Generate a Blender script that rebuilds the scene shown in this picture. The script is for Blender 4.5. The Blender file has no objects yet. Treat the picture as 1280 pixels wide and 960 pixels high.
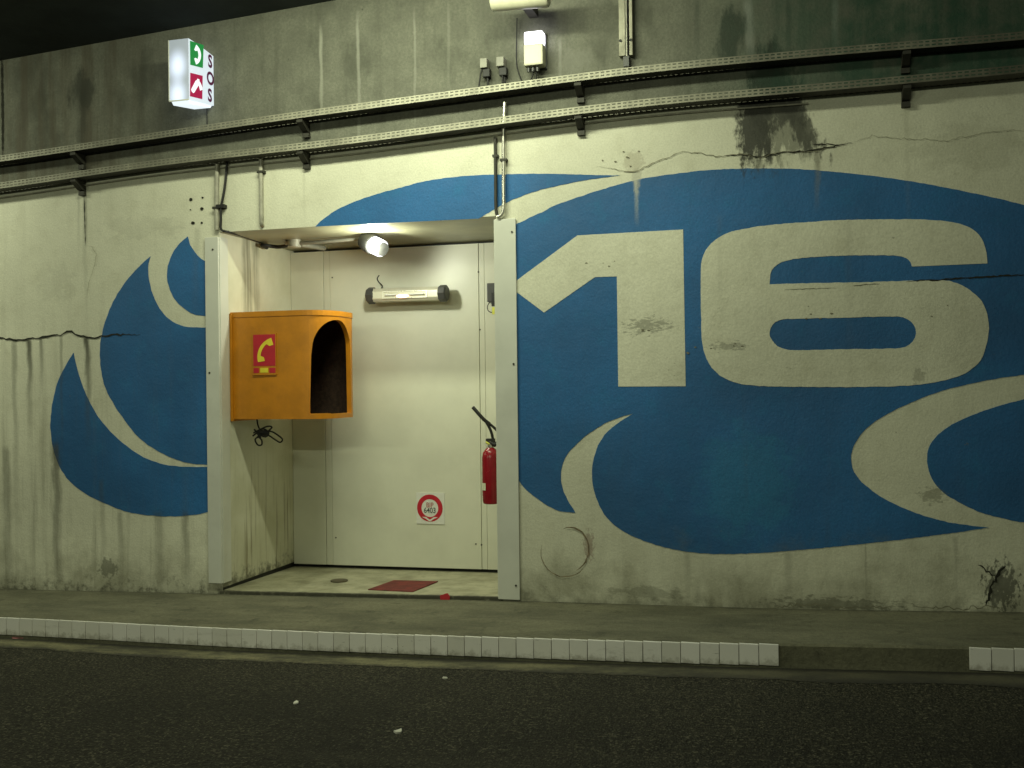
import bpy, bmesh, math, random
from math import radians, sin, cos, pi
from mathutils import Vector, Matrix
from mathutils.geometry import tessellate_polygon
random.seed(7)
S = bpy.context.scene
COL = S.collection

# ------------------------------------------------------------------ camera
F = 1256.0
TH = radians(15.7)
RHO = radians(0.65)
CAM = Vector((0, -6.36, 1.5))
fw = Vector((-sin(TH), cos(TH), 0))
r0 = Vector((cos(TH), sin(TH), 0))
ZV = Vector((0, 0, 1))
rt = r0 * cos(RHO) - ZV * sin(RHO)
up = ZV * cos(RHO) + r0 * sin(RHO)
cd = bpy.data.cameras.new('camera')
cam = bpy.data.objects.new('camera', cd)
COL.objects.link(cam)
cd.sensor_width = 36
cd.lens = F / 1280 * 36
cd.clip_end = 200
cam.matrix_world = Matrix(((rt.x, up.x, -fw.x, CAM.x), (rt.y, up.y, -fw.y, CAM.y), (rt.z, up.z, -fw.z, CAM.z), (0, 0, 0, 1)))
S.camera = cam


def ray(u, v):
    return fw * F + rt * (u - 640) + up * (480 - v)


def P(u, v, Y=0.0):          # measured photo point carried onto the upright plane y = Y
    d = ray(u, v)
    return CAM + d * ((Y - CAM.y) / d.y)


def PX(u, v, X):             # ... onto the plane x = X
    d = ray(u, v)
    return CAM + d * ((X - CAM.x) / d.x)


def PZ(u, v, Z):
    d = ray(u, v)
    return CAM + d * ((Z - CAM.z) / d.z)


def lerp_tab(tab, x):
    if x <= tab[0][0]:
        (a, p), (b, q) = tab[0], tab[1]
    elif x >= tab[-1][0]:
        (a, p), (b, q) = tab[-2], tab[-1]
    else:
        for i in range(len(tab) - 1):
            if tab[i][0] <= x <= tab[i + 1][0]:
                (a, p), (b, q) = tab[i], tab[i + 1]
                break
    return p + (q - p) * (x - a) / (b - a)


def profile(pts, Y, end=0.027):
    """table x -> z of a long horizontal edge, smoothed, with ends carried on at the road gradient"""
    w = [P(u, v, Y) for u, v in pts]
    tab = [(p.x, p.z) for p in w]
    tab = [(tab[0][0] - 8, tab[0][1] - 8 * end)] + tab + [(tab[-1][0] + 8, tab[-1][1] + 8 * end)]
    xs = [tab[0][0] + (tab[-1][0] - tab[0][0]) * i / 240 for i in range(241)]
    zs = [lerp_tab(tab, x) for x in xs]
    for _ in range(30):
        zs = [zs[0]] + [(zs[i - 1] + 2 * zs[i] + zs[i + 1]) / 4 for i in range(1, len(zs) - 1)] + [zs[-1]]
    t2 = list(zip(xs, zs))
    return lambda x: lerp_tab(t2, x)


# ------------------------------------------------------------------ objects
def tag(o, label=None, cat=None, group=None, kind=None):
    if label: o['label'] = label
    if cat: o['category'] = cat
    if group: o['group'] = group
    if kind: o['kind'] = kind
    return o


def thing(name, label, cat, loc, group=None):
    o = bpy.data.objects.new(name, None)
    COL.objects.link(o)
    o.location = loc
    o.empty_display_size = 0.1
    return tag(o, label, cat, group)


def origin_of(o):
    v = Vector((0, 0, 0))
    while o is not None:
        v += o.location
        o = o.parent
    return v


class MB:
    def __init__(s):
        s.v = []
        s.f = []
        s.m = []
        s.cur = 0

    def add(s, vs, fs):
        b = len(s.v)
        s.v += [Vector(v) for v in vs]
        for f in fs:
            s.f.append([b + i for i in f])
            s.m.append(s.cur)
        return s

    def quad(s, a, b, c, d):
        return s.add([a, b, c, d], [(0, 1, 2, 3)])

    def box(s, x0, x1, y0, y1, z0, z1):
        vs = [(x, y, z) for z in (z0, z1) for y in (y0, y1) for x in (x0, x1)]
        return s.add(vs, [(0, 2, 3, 1), (4, 5, 7, 6), (0, 1, 5, 4), (2, 6, 7, 3), (0, 4, 6, 2), (1, 3, 7, 5)])

    def tube(s, pts, r, n=10, cap=True):
        pts = [Vector(p) for p in pts]
        rs = r if isinstance(r, (list, tuple)) else [r] * len(pts)
        rings = []
        ref = None
        for i, p in enumerate(pts):
            a = pts[max(i - 1, 0)]
            b = pts[min(i + 1, len(pts) - 1)]
            t = (b - a).normalized()
            if ref is None:
                ref = Vector((0, 0, 1)) if abs(t.z) < 0.9 else Vector((1, 0, 0))
            n1 = (ref - t * ref.dot(t)).normalized()
            ref = n1
            n2 = t.cross(n1)
            rings.append([p + (n1 * cos(2 * pi * k / n) + n2 * sin(2 * pi * k / n)) * rs[i] for k in range(n)])
        vs = [q for rg in rings for q in rg]
        fs = []
        for i in range(len(pts) - 1):
            for k in range(n):
                k2 = (k + 1) % n
                fs.append((i * n + k, i * n + k2, (i + 1) * n + k2, (i + 1) * n + k))
        if cap:
            fs.append(tuple(range(n - 1, -1, -1)))
            fs.append(tuple((len(pts) - 1) * n + k for k in range(n)))
        return s.add(vs, fs)

    def prism(s, loops, place, thick_vec):
        """flat outline (2D loops through place()) given a thickness"""
        flat = [[Vector((a, b, 0)) for a, b in lp] for lp in loops]
        tris = tessellate_polygon(flat)
        pts = [p for lp in loops for p in lp]
        top = [place(a, b) for a, b in pts]
        n = len(top)
        fs = [tuple(t) for t in tris] + [tuple(n + i for i in reversed(t)) for t in tris]
        k = 0
        for lp in loops:
            m = len(lp)
            for i in range(m):
                j = (i + 1) % m
                fs.append((k + i, k + j, n + k + j, n + k + i))
            k += m
        return s.add(top + [p + Vector(thick_vec) for p in top], fs)

    def build(s, name, mat, parent=None, bevel=0.0, smooth=False, solid=0.0, origin=None, seg=2):
        me = bpy.data.meshes.new(name)
        o0 = origin_of(parent) if parent else (Vector(origin) if origin else Vector((0, 0, 0)))
        me.from_pydata([tuple(v - o0) for v in s.v], [], s.f)
        mats = mat if isinstance(mat, (list, tuple)) else [mat]
        for m in mats:
            me.materials.append(m)
        for p, mi in zip(me.polygons, s.m):
            p.material_index = mi
        bm = bmesh.new()
        bm.from_mesh(me)
        bmesh.ops.recalc_face_normals(bm, faces=bm.faces)
        if bevel:
            bmesh.ops.bevel(bm, geom=[e for e in bm.edges if len(e.link_faces) == 2 and e.calc_face_angle(0) > 0.6], offset=bevel, segments=seg, profile=0.6, affect='EDGES', clamp_overlap=True)
        bm.to_mesh(me)
        bm.free()
        if smooth:
            for p in me.polygons:
                p.use_smooth = True
            try:
                me.set_sharp_from_angle(angle=radians(40))
            except Exception:
                pass
        o = bpy.data.objects.new(name, me)
        COL.objects.link(o)
        if parent:
            o.parent = parent
        elif origin:
            o.location = origin
        if solid:
            md = o.modifiers.new('solid', 'SOLIDIFY')
            md.thickness = solid
            md.offset = 0
        return o


def smooth_loop(pts, step=5.0):
    """closed outline through pts; points given as (u, v, 1) are sharp corners"""
    n = len(pts)
    out = []
    for i in range(n):
        p1, p2 = pts[i], pts[(i + 1) % n]
        p0, p3 = pts[i - 1], pts[(i + 2) % n]
        a = Vector(p1[:2]); b = Vector(p2[:2])
        L = (b - a).length
        t1 = (b - Vector(p0[:2])) * 0.5
        t2 = (Vector(p3[:2]) - a) * 0.5
        if len(p1) > 2: t1 = (b - a)
        if len(p2) > 2: t2 = (b - a)
        if t1.length > 0: t1 = t1.normalized() * L
        if t2.length > 0: t2 = t2.normalized() * L
        straight = len(p1) > 2 and len(p2) > 2
        k = 1 if straight else max(2, int(L / step))
        for j in range(k):
            t = j / k
            h1 = 2 * t**3 - 3 * t**2 + 1; h2 = t**3 - 2 * t**2 + t
            h3 = -2 * t**3 + 3 * t**2; h4 = t**3 - t**2
            q = a * h1 + t1 * h2 + b * h3 + t2 * h4
            out.append((q.x, q.y))
    return out


def curve_pts(pts, step=0.02):
    """smooth open 3D curve through pts"""
    pts = [Vector(p) for p in pts]
    out = []
    for i in range(len(pts) - 1):
        p1, p2 = pts[i], pts[i + 1]
        p0 = pts[i - 1] if i else p1
        p3 = pts[i + 2] if i + 2 < len(pts) else p2
        k = max(3, int((p2 - p1).length / step))
        for j in range(k):
            t = j / k
            out.append(0.5 * ((2 * p1) + (p2 - p0) * t + (2 * p0 - 5 * p1 + 4 * p2 - p3) * t * t + (3 * p1 - p0 - 3 * p2 + p3) * t**3))
    out.append(pts[-1])
    return out


# ------------------------------------------------------------------ materials
class NT:
    def __init__(s, name):
        s.mat = bpy.data.materials.new(name)
        s.mat.use_nodes = True
        s.t = s.mat.node_tree
        s.b = s.t.nodes['Principled BSDF']
        s._pos = None

    def n(s, typ, **kw):
        nd = s.t.nodes.new(typ)
        for k, v in kw.items():
            setattr(nd, k, v)
        return nd

    def link(s, a, b):
        s.t.links.new(a, b)

    def val(s, sock, v):
        if isinstance(v, bpy.types.NodeSocket):
            s.link(v, sock)
        elif v is not None:
            if sock.type == 'RGBA' and len(v) == 3:
                v = (*v, 1)
            sock.default_value = v

    def m(s, op, a, b=None, c=None, clamp=False):
        nd = s.n('ShaderNodeMath', operation=op, use_clamp=clamp)
        s.val(nd.inputs[0], a)
        if b is not None: s.val(nd.inputs[1], b)
        if c is not None: s.val(nd.inputs[2], c)
        return nd.outputs[0]

    @property
    def pos(s):
        if s._pos is None:
            g = s.n('ShaderNodeNewGeometry')
            sp = s.n('ShaderNodeSeparateXYZ')
            s.link(g.outputs['Position'], sp.inputs[0])
            s._pos = (g.outputs['Position'], sp.outputs[0], sp.outputs[1], sp.outputs[2])
        return s._pos

    def scaled(s, k, off=(0, 0, 0)):
        nd = s.n('ShaderNodeMapping')
        s.link(s.pos[0], nd.inputs[0])
        nd.inputs['Scale'].default_value = k
        nd.inputs['Location'].default_value = off
        return nd.outputs[0]

    def noise(s, scale=5, detail=4, rough=0.55, vec=None, dist=0.0):
        nd = s.n('ShaderNodeTexNoise')
        s.link(vec if vec is not None else s.pos[0], nd.inputs['Vector'])
        nd.inputs['Scale'].default_value = scale
        nd.inputs['Detail'].default_value = detail
        nd.inputs['Roughness'].default_value = rough
        nd.inputs['Distortion'].default_value = dist
        return nd.outputs[0]

    def mapr(s, v, a, b, c=0.0, d=1.0):
        nd = s.n('ShaderNodeMapRange', interpolation_type='SMOOTHSTEP')
        s.val(nd.inputs[0], v)
        for i, q in enumerate((a, b, c, d)):
            nd.inputs[i + 1].default_value = q
        return nd.outputs[0]

    def mix(s, f, a, b, mode='MIX'):
        nd = s.n('ShaderNodeMix', data_type='RGBA', blend_type=mode)
        s.val(nd.inputs[0], f)
        s.val(nd.inputs[6], a)
        s.val(nd.inputs[7], b)
        return nd.outputs[2]

    def blob(s, u0, v0, u1, v1, amp=0.9, ns=14, stretch=(1, 1, 1), soft=0.5, boxy=False, skew=0.0):
        """mask of a stain covering the measured box on the wall, with a ragged edge"""
        a, b = P(u0, v0), P(u1, v1)
        cx, cz = (a.x + b.x) / 2, (a.z + b.z) / 2
        sx, sz = abs(a.x - b.x) / 2, abs(a.z - b.z) / 2
        xx = s.pos[1] if not skew else s.m('ADD', s.pos[1], s.m('MULTIPLY', s.m('SUBTRACT', s.pos[3], cz), skew))
        dx = s.m('DIVIDE', s.m('SUBTRACT', xx, cx), sx)
        dz = s.m('DIVIDE', s.m('SUBTRACT', s.pos[3], cz), sz)
        d = s.m('SQRT', s.m('ADD', s.m('MULTIPLY', dx, dx), s.m('MULTIPLY', dz, dz)))
        if boxy: d = s.m('MAXIMUM', s.m('ABSOLUTE', dx), s.m('ABSOLUTE', dz))
        nz = s.noise(ns, 5, 0.65, s.scaled(stretch))
        d = s.m('ADD', d, s.m('MULTIPLY', s.m('SUBTRACT', nz, 0.5), amp * 2))
        return s.mapr(d, 1.0, 1.0 - soft, 0, 1)

    def drip(s, u, v0, v1, wpx, ns=30, power=1.0, top=0.03):
        """mask of a run of dirty water: starts hard at v0, thins and fades towards v1"""
        a, b = P(u, v0), P(u, v1)
        w = abs(P(u + wpx, v0).x - a.x)
        t_ = s.m('DIVIDE', s.m('SUBTRACT', a.z, s.pos[3]), a.z - b.z)
        wav = s.m('MULTIPLY', s.m('SUBTRACT', s.noise(2.2, 3, 0.6, s.scaled((0.2, 1, 1), (u * 0.37, 0, 0))), 0.5), w * 2.0)
        dx = s.m('ABSOLUTE', s.m('DIVIDE', s.m('ADD', s.m('SUBTRACT', s.pos[1], a.x), wav), w))
        nz = s.noise(ns, 5, 0.65, s.scaled((1, 1, 0.22)))
        dx = s.m('ADD', dx, s.m('MULTIPLY', s.m('SUBTRACT', nz, 0.5), 1.3))
        m_ = s.mapr(dx, 1.0, 0.1, 0, 1)
        f_ = s.m('MULTIPLY', s.mapr(t_, -top, top, 0, 1), s.m('POWER', s.m('SUBTRACT', 1.0, t_, clamp=True), power))
        return s.m('MULTIPLY', m_, f_)

    def bump(s, h, strength=0.2, dist=0.01):
        nd = s.n('ShaderNodeBump')
        nd.inputs['Strength'].default_value = strength
        nd.inputs['Distance'].default_value = dist
        s.link(h, nd.inputs['Height'])
        s.link(nd.outputs[0], s.b.inputs['Normal'])

    def done(s, color=None, rough=0.6, metal=0.0, spec=None):
        if color is not None: s.val(s.b.inputs['Base Color'], color)
        s.val(s.b.inputs['Roughness'], rough)
        s.b.inputs['Metallic'].default_value = metal
        if spec is not None: s.b.inputs['Specular IOR Level'].default_value = spec
        return s.mat


def simple(name, c, rough=0.5, metal=0.0, var=0.18, scale=18, dirt=0.0, bump=0.0, dirtc=(0.05, 0.045, 0.03)):
    t = NT(name)
    nz = t.noise(scale, 5, 0.6)
    c2 = tuple(x * (1 - var) for x in c)
    c3 = tuple(min(1, x * (1 + var * 0.6)) for x in c)
    col = t.mix(t.mapr(nz, 0.3, 0.7), c2, c3)
    if dirt:
        d = t.mapr(t.noise(scale * 0.45, 6, 0.7), 0.52, 0.75, 0, dirt)
        col = t.mix(d, col, dirtc)
    rr = t.m('ADD', rough - 0.06, t.m('MULTIPLY', nz, 0.12))
    if bump: t.bump(t.noise(scale * 6, 4, 0.6), bump, 0.004)
    return t.done(col, rr, metal)


def emit(name, c, strength):
    t = NT(name)
    t.b.inputs['Emission Color'].default_value = (*c, 1)
    t.b.inputs['Emission Strength'].default_value = strength
    return t.done(tuple(x * 0.4 for x in c), 0.4)


GRAD = 0.026


def wall_mat(name, base, kind):
    """painted, weathered tunnel concrete. kind: cream / blue / bare"""
    t = NT(name)
    pos, X, Y, Z = t.pos
    big = t.noise(0.9, 3, 0.5)
    mid = t.noise(5.5, 6, 0.62)
    fine = t.noise(60, 4, 0.6)
    streak = t.noise(1.0, 6, 0.65, t.scaled((9, 9, 0.55)))
    streak2 = t.noise(1.0, 5, 0.6, t.scaled((26, 26, 1.1), (3, 0, 7)))
    hgt = t.m('SUBTRACT', Z, t.m('ADD', t.m('MULTIPLY', X, GRAD), 0.115))
    if kind == 'bare':
        c = t.mix(t.mapr(mid, 0.3, 0.72), tuple(x * 0.8 for x in base), tuple(x * 1.14 for x in base))
        c = t.mix(t.mapr(t.noise(55, 5, 0.75), 0.35, 0.65, 0, 0.55), c, tuple(x * 0.55 for x in base))
        c = t.mix(t.mapr(t.noise(30, 3, 0.7, t.scaled((1, 1, 0.7))), 0.66, 0.74, 0, 0.6), c, (0.03, 0.032, 0.024))
        c = t.mix(t.mapr(streak, 0.5, 0.74, 0, 0.45), c, (0.07, 0.072, 0.052))
        c = t.mix(t.mapr(streak2, 0.6, 0.78, 0, 0.25), c, (0.26, 0.26, 0.21))
        c = t.mix(t.mapr(t.noise(3.2, 5, 0.6, t.scaled((1, 1, 0.6), (5, 2, 1))), 0.50, 0.72, 0, 0.62), c, (0.055, 0.058, 0.042))
        c = t.mix(t.mapr(t.noise(1.6, 6, 0.68, t.scaled((1.2, 1, 0.8), (1, 9, 4))), 0.52, 0.72, 0, 0.5), c, (0.26, 0.255, 0.195))
        c = t.mix(t.m('MULTIPLY', t.mapr(X, -3.9, -5.2, 0, 0.6), t.mapr(streak, 0.42, 0.62)), c, (0.085, 0.07, 0.045))
        for bx, amt, colr in (((82, 84, 122, 140), 0.7, (0.03, 0.033, 0.024)), ((160, 60, 200, 130), 0.35, (0.045, 0.048, 0.035)),
                              ((893, 5, 937, 90), 0.75, (0.022, 0.028, 0.02)), ((926, 40, 1000, 160), 0.9, (0.016, 0.018, 0.012)),
                              ((690, 55, 745, 105), 0.3, (0.26, 0.26, 0.22))):
            c = t.mix(t.m('MULTIPLY', t.blob(*bx, amp=1.1, ns=11, stretch=(1, 1, 0.4)), amt), c, colr)
        for u, v0, v1, wpx, amt, colr in ((103, 110, 215, 9, 0.8, (0.035, 0.036, 0.025)), (55, 84, 230, 7, 0.5, (0.05, 0.048, 0.034)), (30, 120, 230, 8, 0.4, (0.06, 0.055, 0.04)),
                                          (178, 62, 180, 9, 0.45, (0.045, 0.048, 0.035)), (401, 38, 175, 3.2, 0.7, (0.36, 0.36, 0.30)), (447, 24, 190, 3.0, 0.65, (0.34, 0.34, 0.29)),
                                          (518, 20, 170, 2.4, 0.5, (0.33, 0.33, 0.28)), (560, 8, 120, 3, 0.35, (0.3, 0.3, 0.25)), (345, 55, 170, 5, 0.35, (0.06, 0.06, 0.045)),
                                          (938, 0, 95, 8, 0.75, (0.34, 0.35, 0.31)), (1042, 0, 80, 6, 0.6, (0.26, 0.30, 0.26)), (985, 0, 90, 6, 0.5, (0.018, 0.03, 0.022)),
                                          (870, 0, 90, 7, 0.4, (0.03, 0.04, 0.03)), (700, 50, 120, 3, 0.5, (0.3, 0.3, 0.26))):
            c = t.mix(t.m('MULTIPLY', t.drip(u, v0, v1, wpx, power=0.6, top=0.12), amt), c, colr)
        # dark green tint to the right, lamp cutoff shade painted into the concrete
        green_shade = t.m('MULTIPLY', t.mapr(X, -0.9, 0.6, 0.0, 1), t.mapr(t.m('ADD', mid, t.m('MULTIPLY', streak, 0.6)), 0.55, 0.95, 0.3, 1))
        c = t.mix(t.m('MULTIPLY', green_shade, 0.9), c, (0.014, 0.060, 0.036))
        t.bump(t.m('ADD', t.m('MULTIPLY', mid, 0.6), t.m('MULTIPLY', fine, 0.4)), 0.45, 0.02)
        return t.done(c, 0.85)
    lo = tuple(x * (0.86 if kind == 'cream' else 0.72) for x in base)
    hi = tuple(min(0.9, x * (1.05 if kind == 'cream' else 1.2)) for x in base)
    c = t.mix(t.mapr(big, 0.32, 0.68), lo, hi)
    if kind == 'blue':
        c = t.mix(t.m('MULTIPLY', t.mapr(mid, 0.5, 0.75), 0.35), c, (0.018, 0.19, 0.39))
        c = t.mix(t.m('MULTIPLY', t.blob(860, 520, 1010, 690, 0.9, 6), 0.3), c, (0.025, 0.24, 0.38))
        c = t.mix(t.mapr(streak, 0.6, 0.8, 0, 0.25), c, (0.02, 0.07, 0.14))
        c = t.mix(t.mapr(t.noise(22, 3, 0.6, t.scaled((0.5, 1, 3.0))), 0.72, 0.8, 0, 0.35), c, (0.02, 0.06, 0.12))
        k = 0.35
    else:
        c = t.mix(t.mapr(mid, 0.46, 0.78, 0, 0.28), c, (0.40, 0.38, 0.26))
        k = 1.0
    # rain streaks: stronger on the stretch left of the alcove
    lft = t.mapr(X, -3.6, -4.8, 0.16, 0.72)
    sm = t.m('MULTIPLY', t.m('MULTIPLY', t.mapr(streak, 0.46, 0.74), lft), t.mapr(hgt, 2.6, 0.8, 0.12, 0.72))
    c = t.mix(t.m('MULTIPLY', sm, k), c, (0.15, 0.14, 0.085))
    sm2 = t.m('MULTIPLY', t.mapr(streak2, 0.56, 0.76), t.mapr(hgt, 1.5, 0.5, 0.0, 0.5))
    c = t.mix(t.m('MULTIPLY', t.m('MULTIPLY', sm2, lft), k), c, (0.11, 0.10, 0.06))
    # splash dirt along the foot, ragged
    foot = t.mapr(t.m('ADD', hgt, t.m('MULTIPLY', t.m('SUBTRACT', t.noise(3.2, 6, 0.66, t.scaled((1, 1, 0.9))), 0.5), 1.3)), 0.42, -0.16, 0, 0.62)
    c = t.mix(foot, c, (0.17, 0.16, 0.095))
    foot2 = t.mapr(t.m('ADD', hgt, t.m('MULTIPLY', t.m('SUBTRACT', t.noise(13, 6, 0.75), 0.5), 0.75)), 0.10, -0.10, 0, 0.85)
    foot2 = t.m('MULTIPLY', foot2, t.mapr(X, -1.2, -3.0, 0.5, 1.0))
    c = t.mix(foot2, c, (0.05, 0.05, 0.028))
    # little chips and pock marks
    pits = t.m('MULTIPLY', t.mapr(t.noise(46, 2, 0.5, t.scaled((0.55, 1, 1))), 0.70, 0.76), t.mapr(t.noise(2.3, 3, 0.6), 0.5, 0.66))
    c = t.mix(t.m('MULTIPLY', pits, 0.6), c, (0.16, 0.15, 0.10))
    g_ = (0.12, 0.12, 0.09)
    lst = [((934, 92, 1012, 204), 0.85, (0.20, 0.20, 0.15), 1.0, 22, (1, 1, 0.4), 1, 0.30),
           ((916, 86, 970, 216), 0.96, (0.020, 0.020, 0.013), 0.9, 26, (1, 1, 0.55), 1, 0.05),
           ((926, 86, 1002, 166), 0.85, (0.026, 0.026, 0.017), 1.1, 26, (1, 1, 0.5), 1, 0.25),
           ((980, 104, 1018, 198), 0.85, (0.04, 0.04, 0.028), 1.0, 28, (1, 1, 0.45), 1, 0.46),
           ((788, 206, 803, 240), 0.6, (0.42, 0.41, 0.33), 0.9, 30, (1, 1, 0.5), 0, 0),
           ((776, 188, 808, 218), 0.35, (0.25, 0.2, 0.13), 1.0, 34, (1, 1, 1), 0, 0),
           ((120, 696, 150, 724), 0.6, (0.06, 0.062, 0.036), 1.2, 26, (1, 1, 1), 0, 0),
           ((1226, 700, 1278, 768), 0.75, (0.03, 0.032, 0.018), 1.9, 30, (1.6, 1, 0.8), 0, 0),
           ((728, 660, 744, 704), 0.45, (0.16, 0.05, 0.035), 1.5, 60, (1, 1, 0.7), 0, 0),
           ((782, 399, 836, 416), 0.5, (0.10, 0.10, 0.075), 2.9, 60, (0.5, 1, 1.6), 0, 0),
           ((888, 428, 932, 438), 0.45, g_, 2.9, 60, (0.5, 1, 1.6), 0, 0),
           ((1138, 458, 1160, 482), 0.4, (0.2, 0.2, 0.15), 1.6, 30, (1, 1, 1), 0, 0),
           ((1148, 608, 1184, 630), 0.5, (0.14, 0.14, 0.09), 2.0, 40, (0.7, 1, 1.4), 0, 0),
           ((960, 742, 1130, 768), 0.55, (0.09, 0.09, 0.055), 2.2, 34, (0.6, 1, 1.4), 0, 0),
           ((760, 730, 860, 752), 0.4, (0.12, 0.12, 0.075), 1.8, 24, (0.5, 1, 1.3), 0, 0),
           ((40, 330, 100, 380), 0.10, g_, 1.6, 12, (1, 1, 1), 0, 0),
           ((120, 270, 230, 300), 0.12, g_, 1.6, 14, (0.5, 1, 1.2), 0, 0),
           ((1130, 150, 1300, 215), 0.22, (0.3, 0.29, 0.2), 1.2, 8, (0.5, 1, 1), 0, 0)]
    for bx, amt, colr, amp, ns, st, bxy, skw in lst:
        c = t.mix(t.m('MULTIPLY', t.blob(*bx, amp=amp, ns=ns, stretch=st, boxy=bool(bxy), soft=0.45, skew=skw), amt), c, colr)
    dk = (0.055, 0.055, 0.034)
    for u, v0, v1, wpx, amt, colr in ((36, 424, 540, 5, 0.95, dk), (51, 423, 500, 3.5, 0.7, dk), (108, 421, 560, 5.5, 0.95, dk), (18, 425, 700, 5, 0.5, dk), (76, 420, 600, 3, 0.45, dk),
                                      (70, 555, 790, 8, 0.8, dk), (128, 600, 760, 5, 0.35, dk), (200, 640, 770, 9, 0.35, dk), (8, 560, 780, 8, 0.5, dk), (150, 640, 770, 5, 0.4, dk), (232, 640, 760, 6, 0.45, dk),
                                      (795, 214, 285, 4.2, 0.95, (0.50, 0.49, 0.40)), (1021, 186, 268, 6, 0.75, (0.20, 0.19, 0.14)), (947, 200, 222, 8, 0.7, dk),
                                      (106, 243, 420, 4, 0.35, g_), (98, 243, 330, 2.5, 0.3, g_), (380, 200, 290, 3, 0.3, (0.3, 0.29, 0.2)), (1133, 120, 300, 5, 0.25, (0.3, 0.29, 0.2)),
                                      (245, 285, 420, 6, 0.2, g_), (1195, 670, 780, 5, 0.3, g_), (858, 690, 780, 6, 0.25, g_), (985, 690, 775, 8, 0.3, g_), (1082, 680, 760, 2, 0.4, g_),
                                      (900, 270, 480, 5, 0.12, g_), (1060, 275, 520, 7, 0.12, g_)):
        c = t.mix(t.m('MULTIPLY', t.drip(u, v0, v1, wpx), amt), c, colr)
    h = t.m('ADD', t.m('MULTIPLY', t.noise(9, 5, 0.6), 0.7), t.m('MULTIPLY', fine, 0.3))
    t.bump(h, 0.38, 0.016)
    c = t.mix(t.mapr(t.noise(95, 3, 0.7), 0.35, 0.65, 0.0, 0.16 if kind == 'cream' else 0.3), c, (0.12, 0.13, 0.10) if kind == 'cream' else (0.010, 0.06, 0.17))
    return t.done(c, t.m('ADD', 0.5, t.m('MULTIPLY', mid, 0.3)))


M = {}
CREAM = (0.74, 0.73, 0.58)
M['cream'] = wall_mat('cream painted concrete', CREAM, 'cream')
M['blue'] = wall_mat('blue paint on concrete', (0.018, 0.130, 0.345), 'blue')
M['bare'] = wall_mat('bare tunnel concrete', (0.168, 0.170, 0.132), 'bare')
M['post'] = simple('painted steel post', (0.64, 0.645, 0.575), 0.45, var=0.05, scale=4, dirt=0.12)
M['door'] = simple('white enamelled panel', (0.66, 0.66, 0.54), 0.40, var=0.06, scale=2.5, dirt=0.10, dirtc=(0.3, 0.28, 0.18))
M['black'] = simple('black rubber', (0.012, 0.012, 0.011), 0.6)
M['dark'] = simple('dark grey casing', (0.05, 0.05, 0.048), 0.45)
M['galv'] = None


def galv_mat():
    t = NT('galvanised steel')
    nz = t.noise(9, 5, 0.65)
    c = t.mix(t.mapr(nz, 0.3, 0.7), (0.27, 0.26, 0.20), (0.40, 0.385, 0.30))
    c = t.mix(t.mapr(t.noise(3.0, 6, 0.7), 0.5, 0.72, 0, 0.55), c, (0.12, 0.112, 0.08))
    grime_shade = t.m('ADD', t.mapr(t.pos[1], -1.1, 0.3, 0, 0.8), t.mapr(t.pos[1], -3.0, -4.6, 0, 0.45))  # grime on the right, plus fading lamplight painted onto both ends
    c = t.mix(t.m('MULTIPLY', grime_shade, t.mapr(t.noise(2.2, 5, 0.7), 0.25, 0.6, 0.4, 1)), c, (0.05, 0.048, 0.034))
    return t.done(c, 0.55, 0.3)


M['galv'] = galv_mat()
M['galvdark'] = simple('dark grimy steel', (0.045, 0.043, 0.033), 0.65, 0.2, var=0.3, dirt=0.5)
M['conduit'] = simple('grey conduit', (0.40, 0.385, 0.31), 0.45, 0.15, var=0.2, dirt=0.35)
M['orange'] = simple('orange glassfibre', (0.54, 0.205, 0.004), 0.5, var=0.14, scale=6, dirt=0.28, dirtc=(0.28, 0.10, 0.012), bump=0.15)
M['liner'] = simple('brown acoustic lining', (0.05, 0.028, 0.018), 0.9, var=0.4, scale=40, bump=0.4)
M['red'] = simple('red enamel', (0.25, 0.008, 0.016), 0.25, var=0.1)
M['signred'] = simple('red sign print', (0.50, 0.015, 0.03), 0.45, var=0.08)
M['signyellow'] = simple('yellow sign print', (0.80, 0.66, 0.04), 0.45, var=0.06)
M['white'] = simple('white plastic', (0.72, 0.72, 0.66), 0.4, var=0.05)
M['creamplastic'] = simple('cream casing', (0.66, 0.64, 0.48), 0.4, var=0.06, dirt=0.2)
M['chrome'] = simple('brushed aluminium', (0.72, 0.70, 0.62), 0.28, 0.85, var=0.08)
M['heater'] = simple('satin heater casing', (0.60, 0.58, 0.46), 0.3, 0.3, var=0.05)
M['socket'] = simple('grey socket casing', (0.24, 0.235, 0.19), 0.5)
M['tile'] = None
M['paper'] = simple('scrap of paper', (0.7, 0.69, 0.6), 0.8)
M['pinkpaper'] = simple('pink scrap of paper', (0.5, 0.2, 0.2), 0.8)
M['yellowtag'] = simple('yellow tag', (0.72, 0.72, 0.10), 0.5)
M['signink'] = simple('dark sign ink', (0.06, 0.08, 0.07), 0.6)
M['redink'] = simple('faded red sign ink', (0.42, 0.12, 0.11), 0.6)
M['crack'] = simple('open crack', (0.02, 0.02, 0.013), 0.95)
M['hairline'] = simple('hairline crack', (0.20, 0.19, 0.13), 0.95)
M['faint'] = simple('faint crack', (0.36, 0.35, 0.26), 0.95)
M['ring'] = simple('rubbed brown mark', (0.22, 0.17, 0.10), 0.95, var=0.5, scale=40)
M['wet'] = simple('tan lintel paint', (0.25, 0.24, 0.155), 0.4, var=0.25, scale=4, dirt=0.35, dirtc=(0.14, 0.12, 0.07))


def pos_y(t):
    return t.pos[2]


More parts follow.
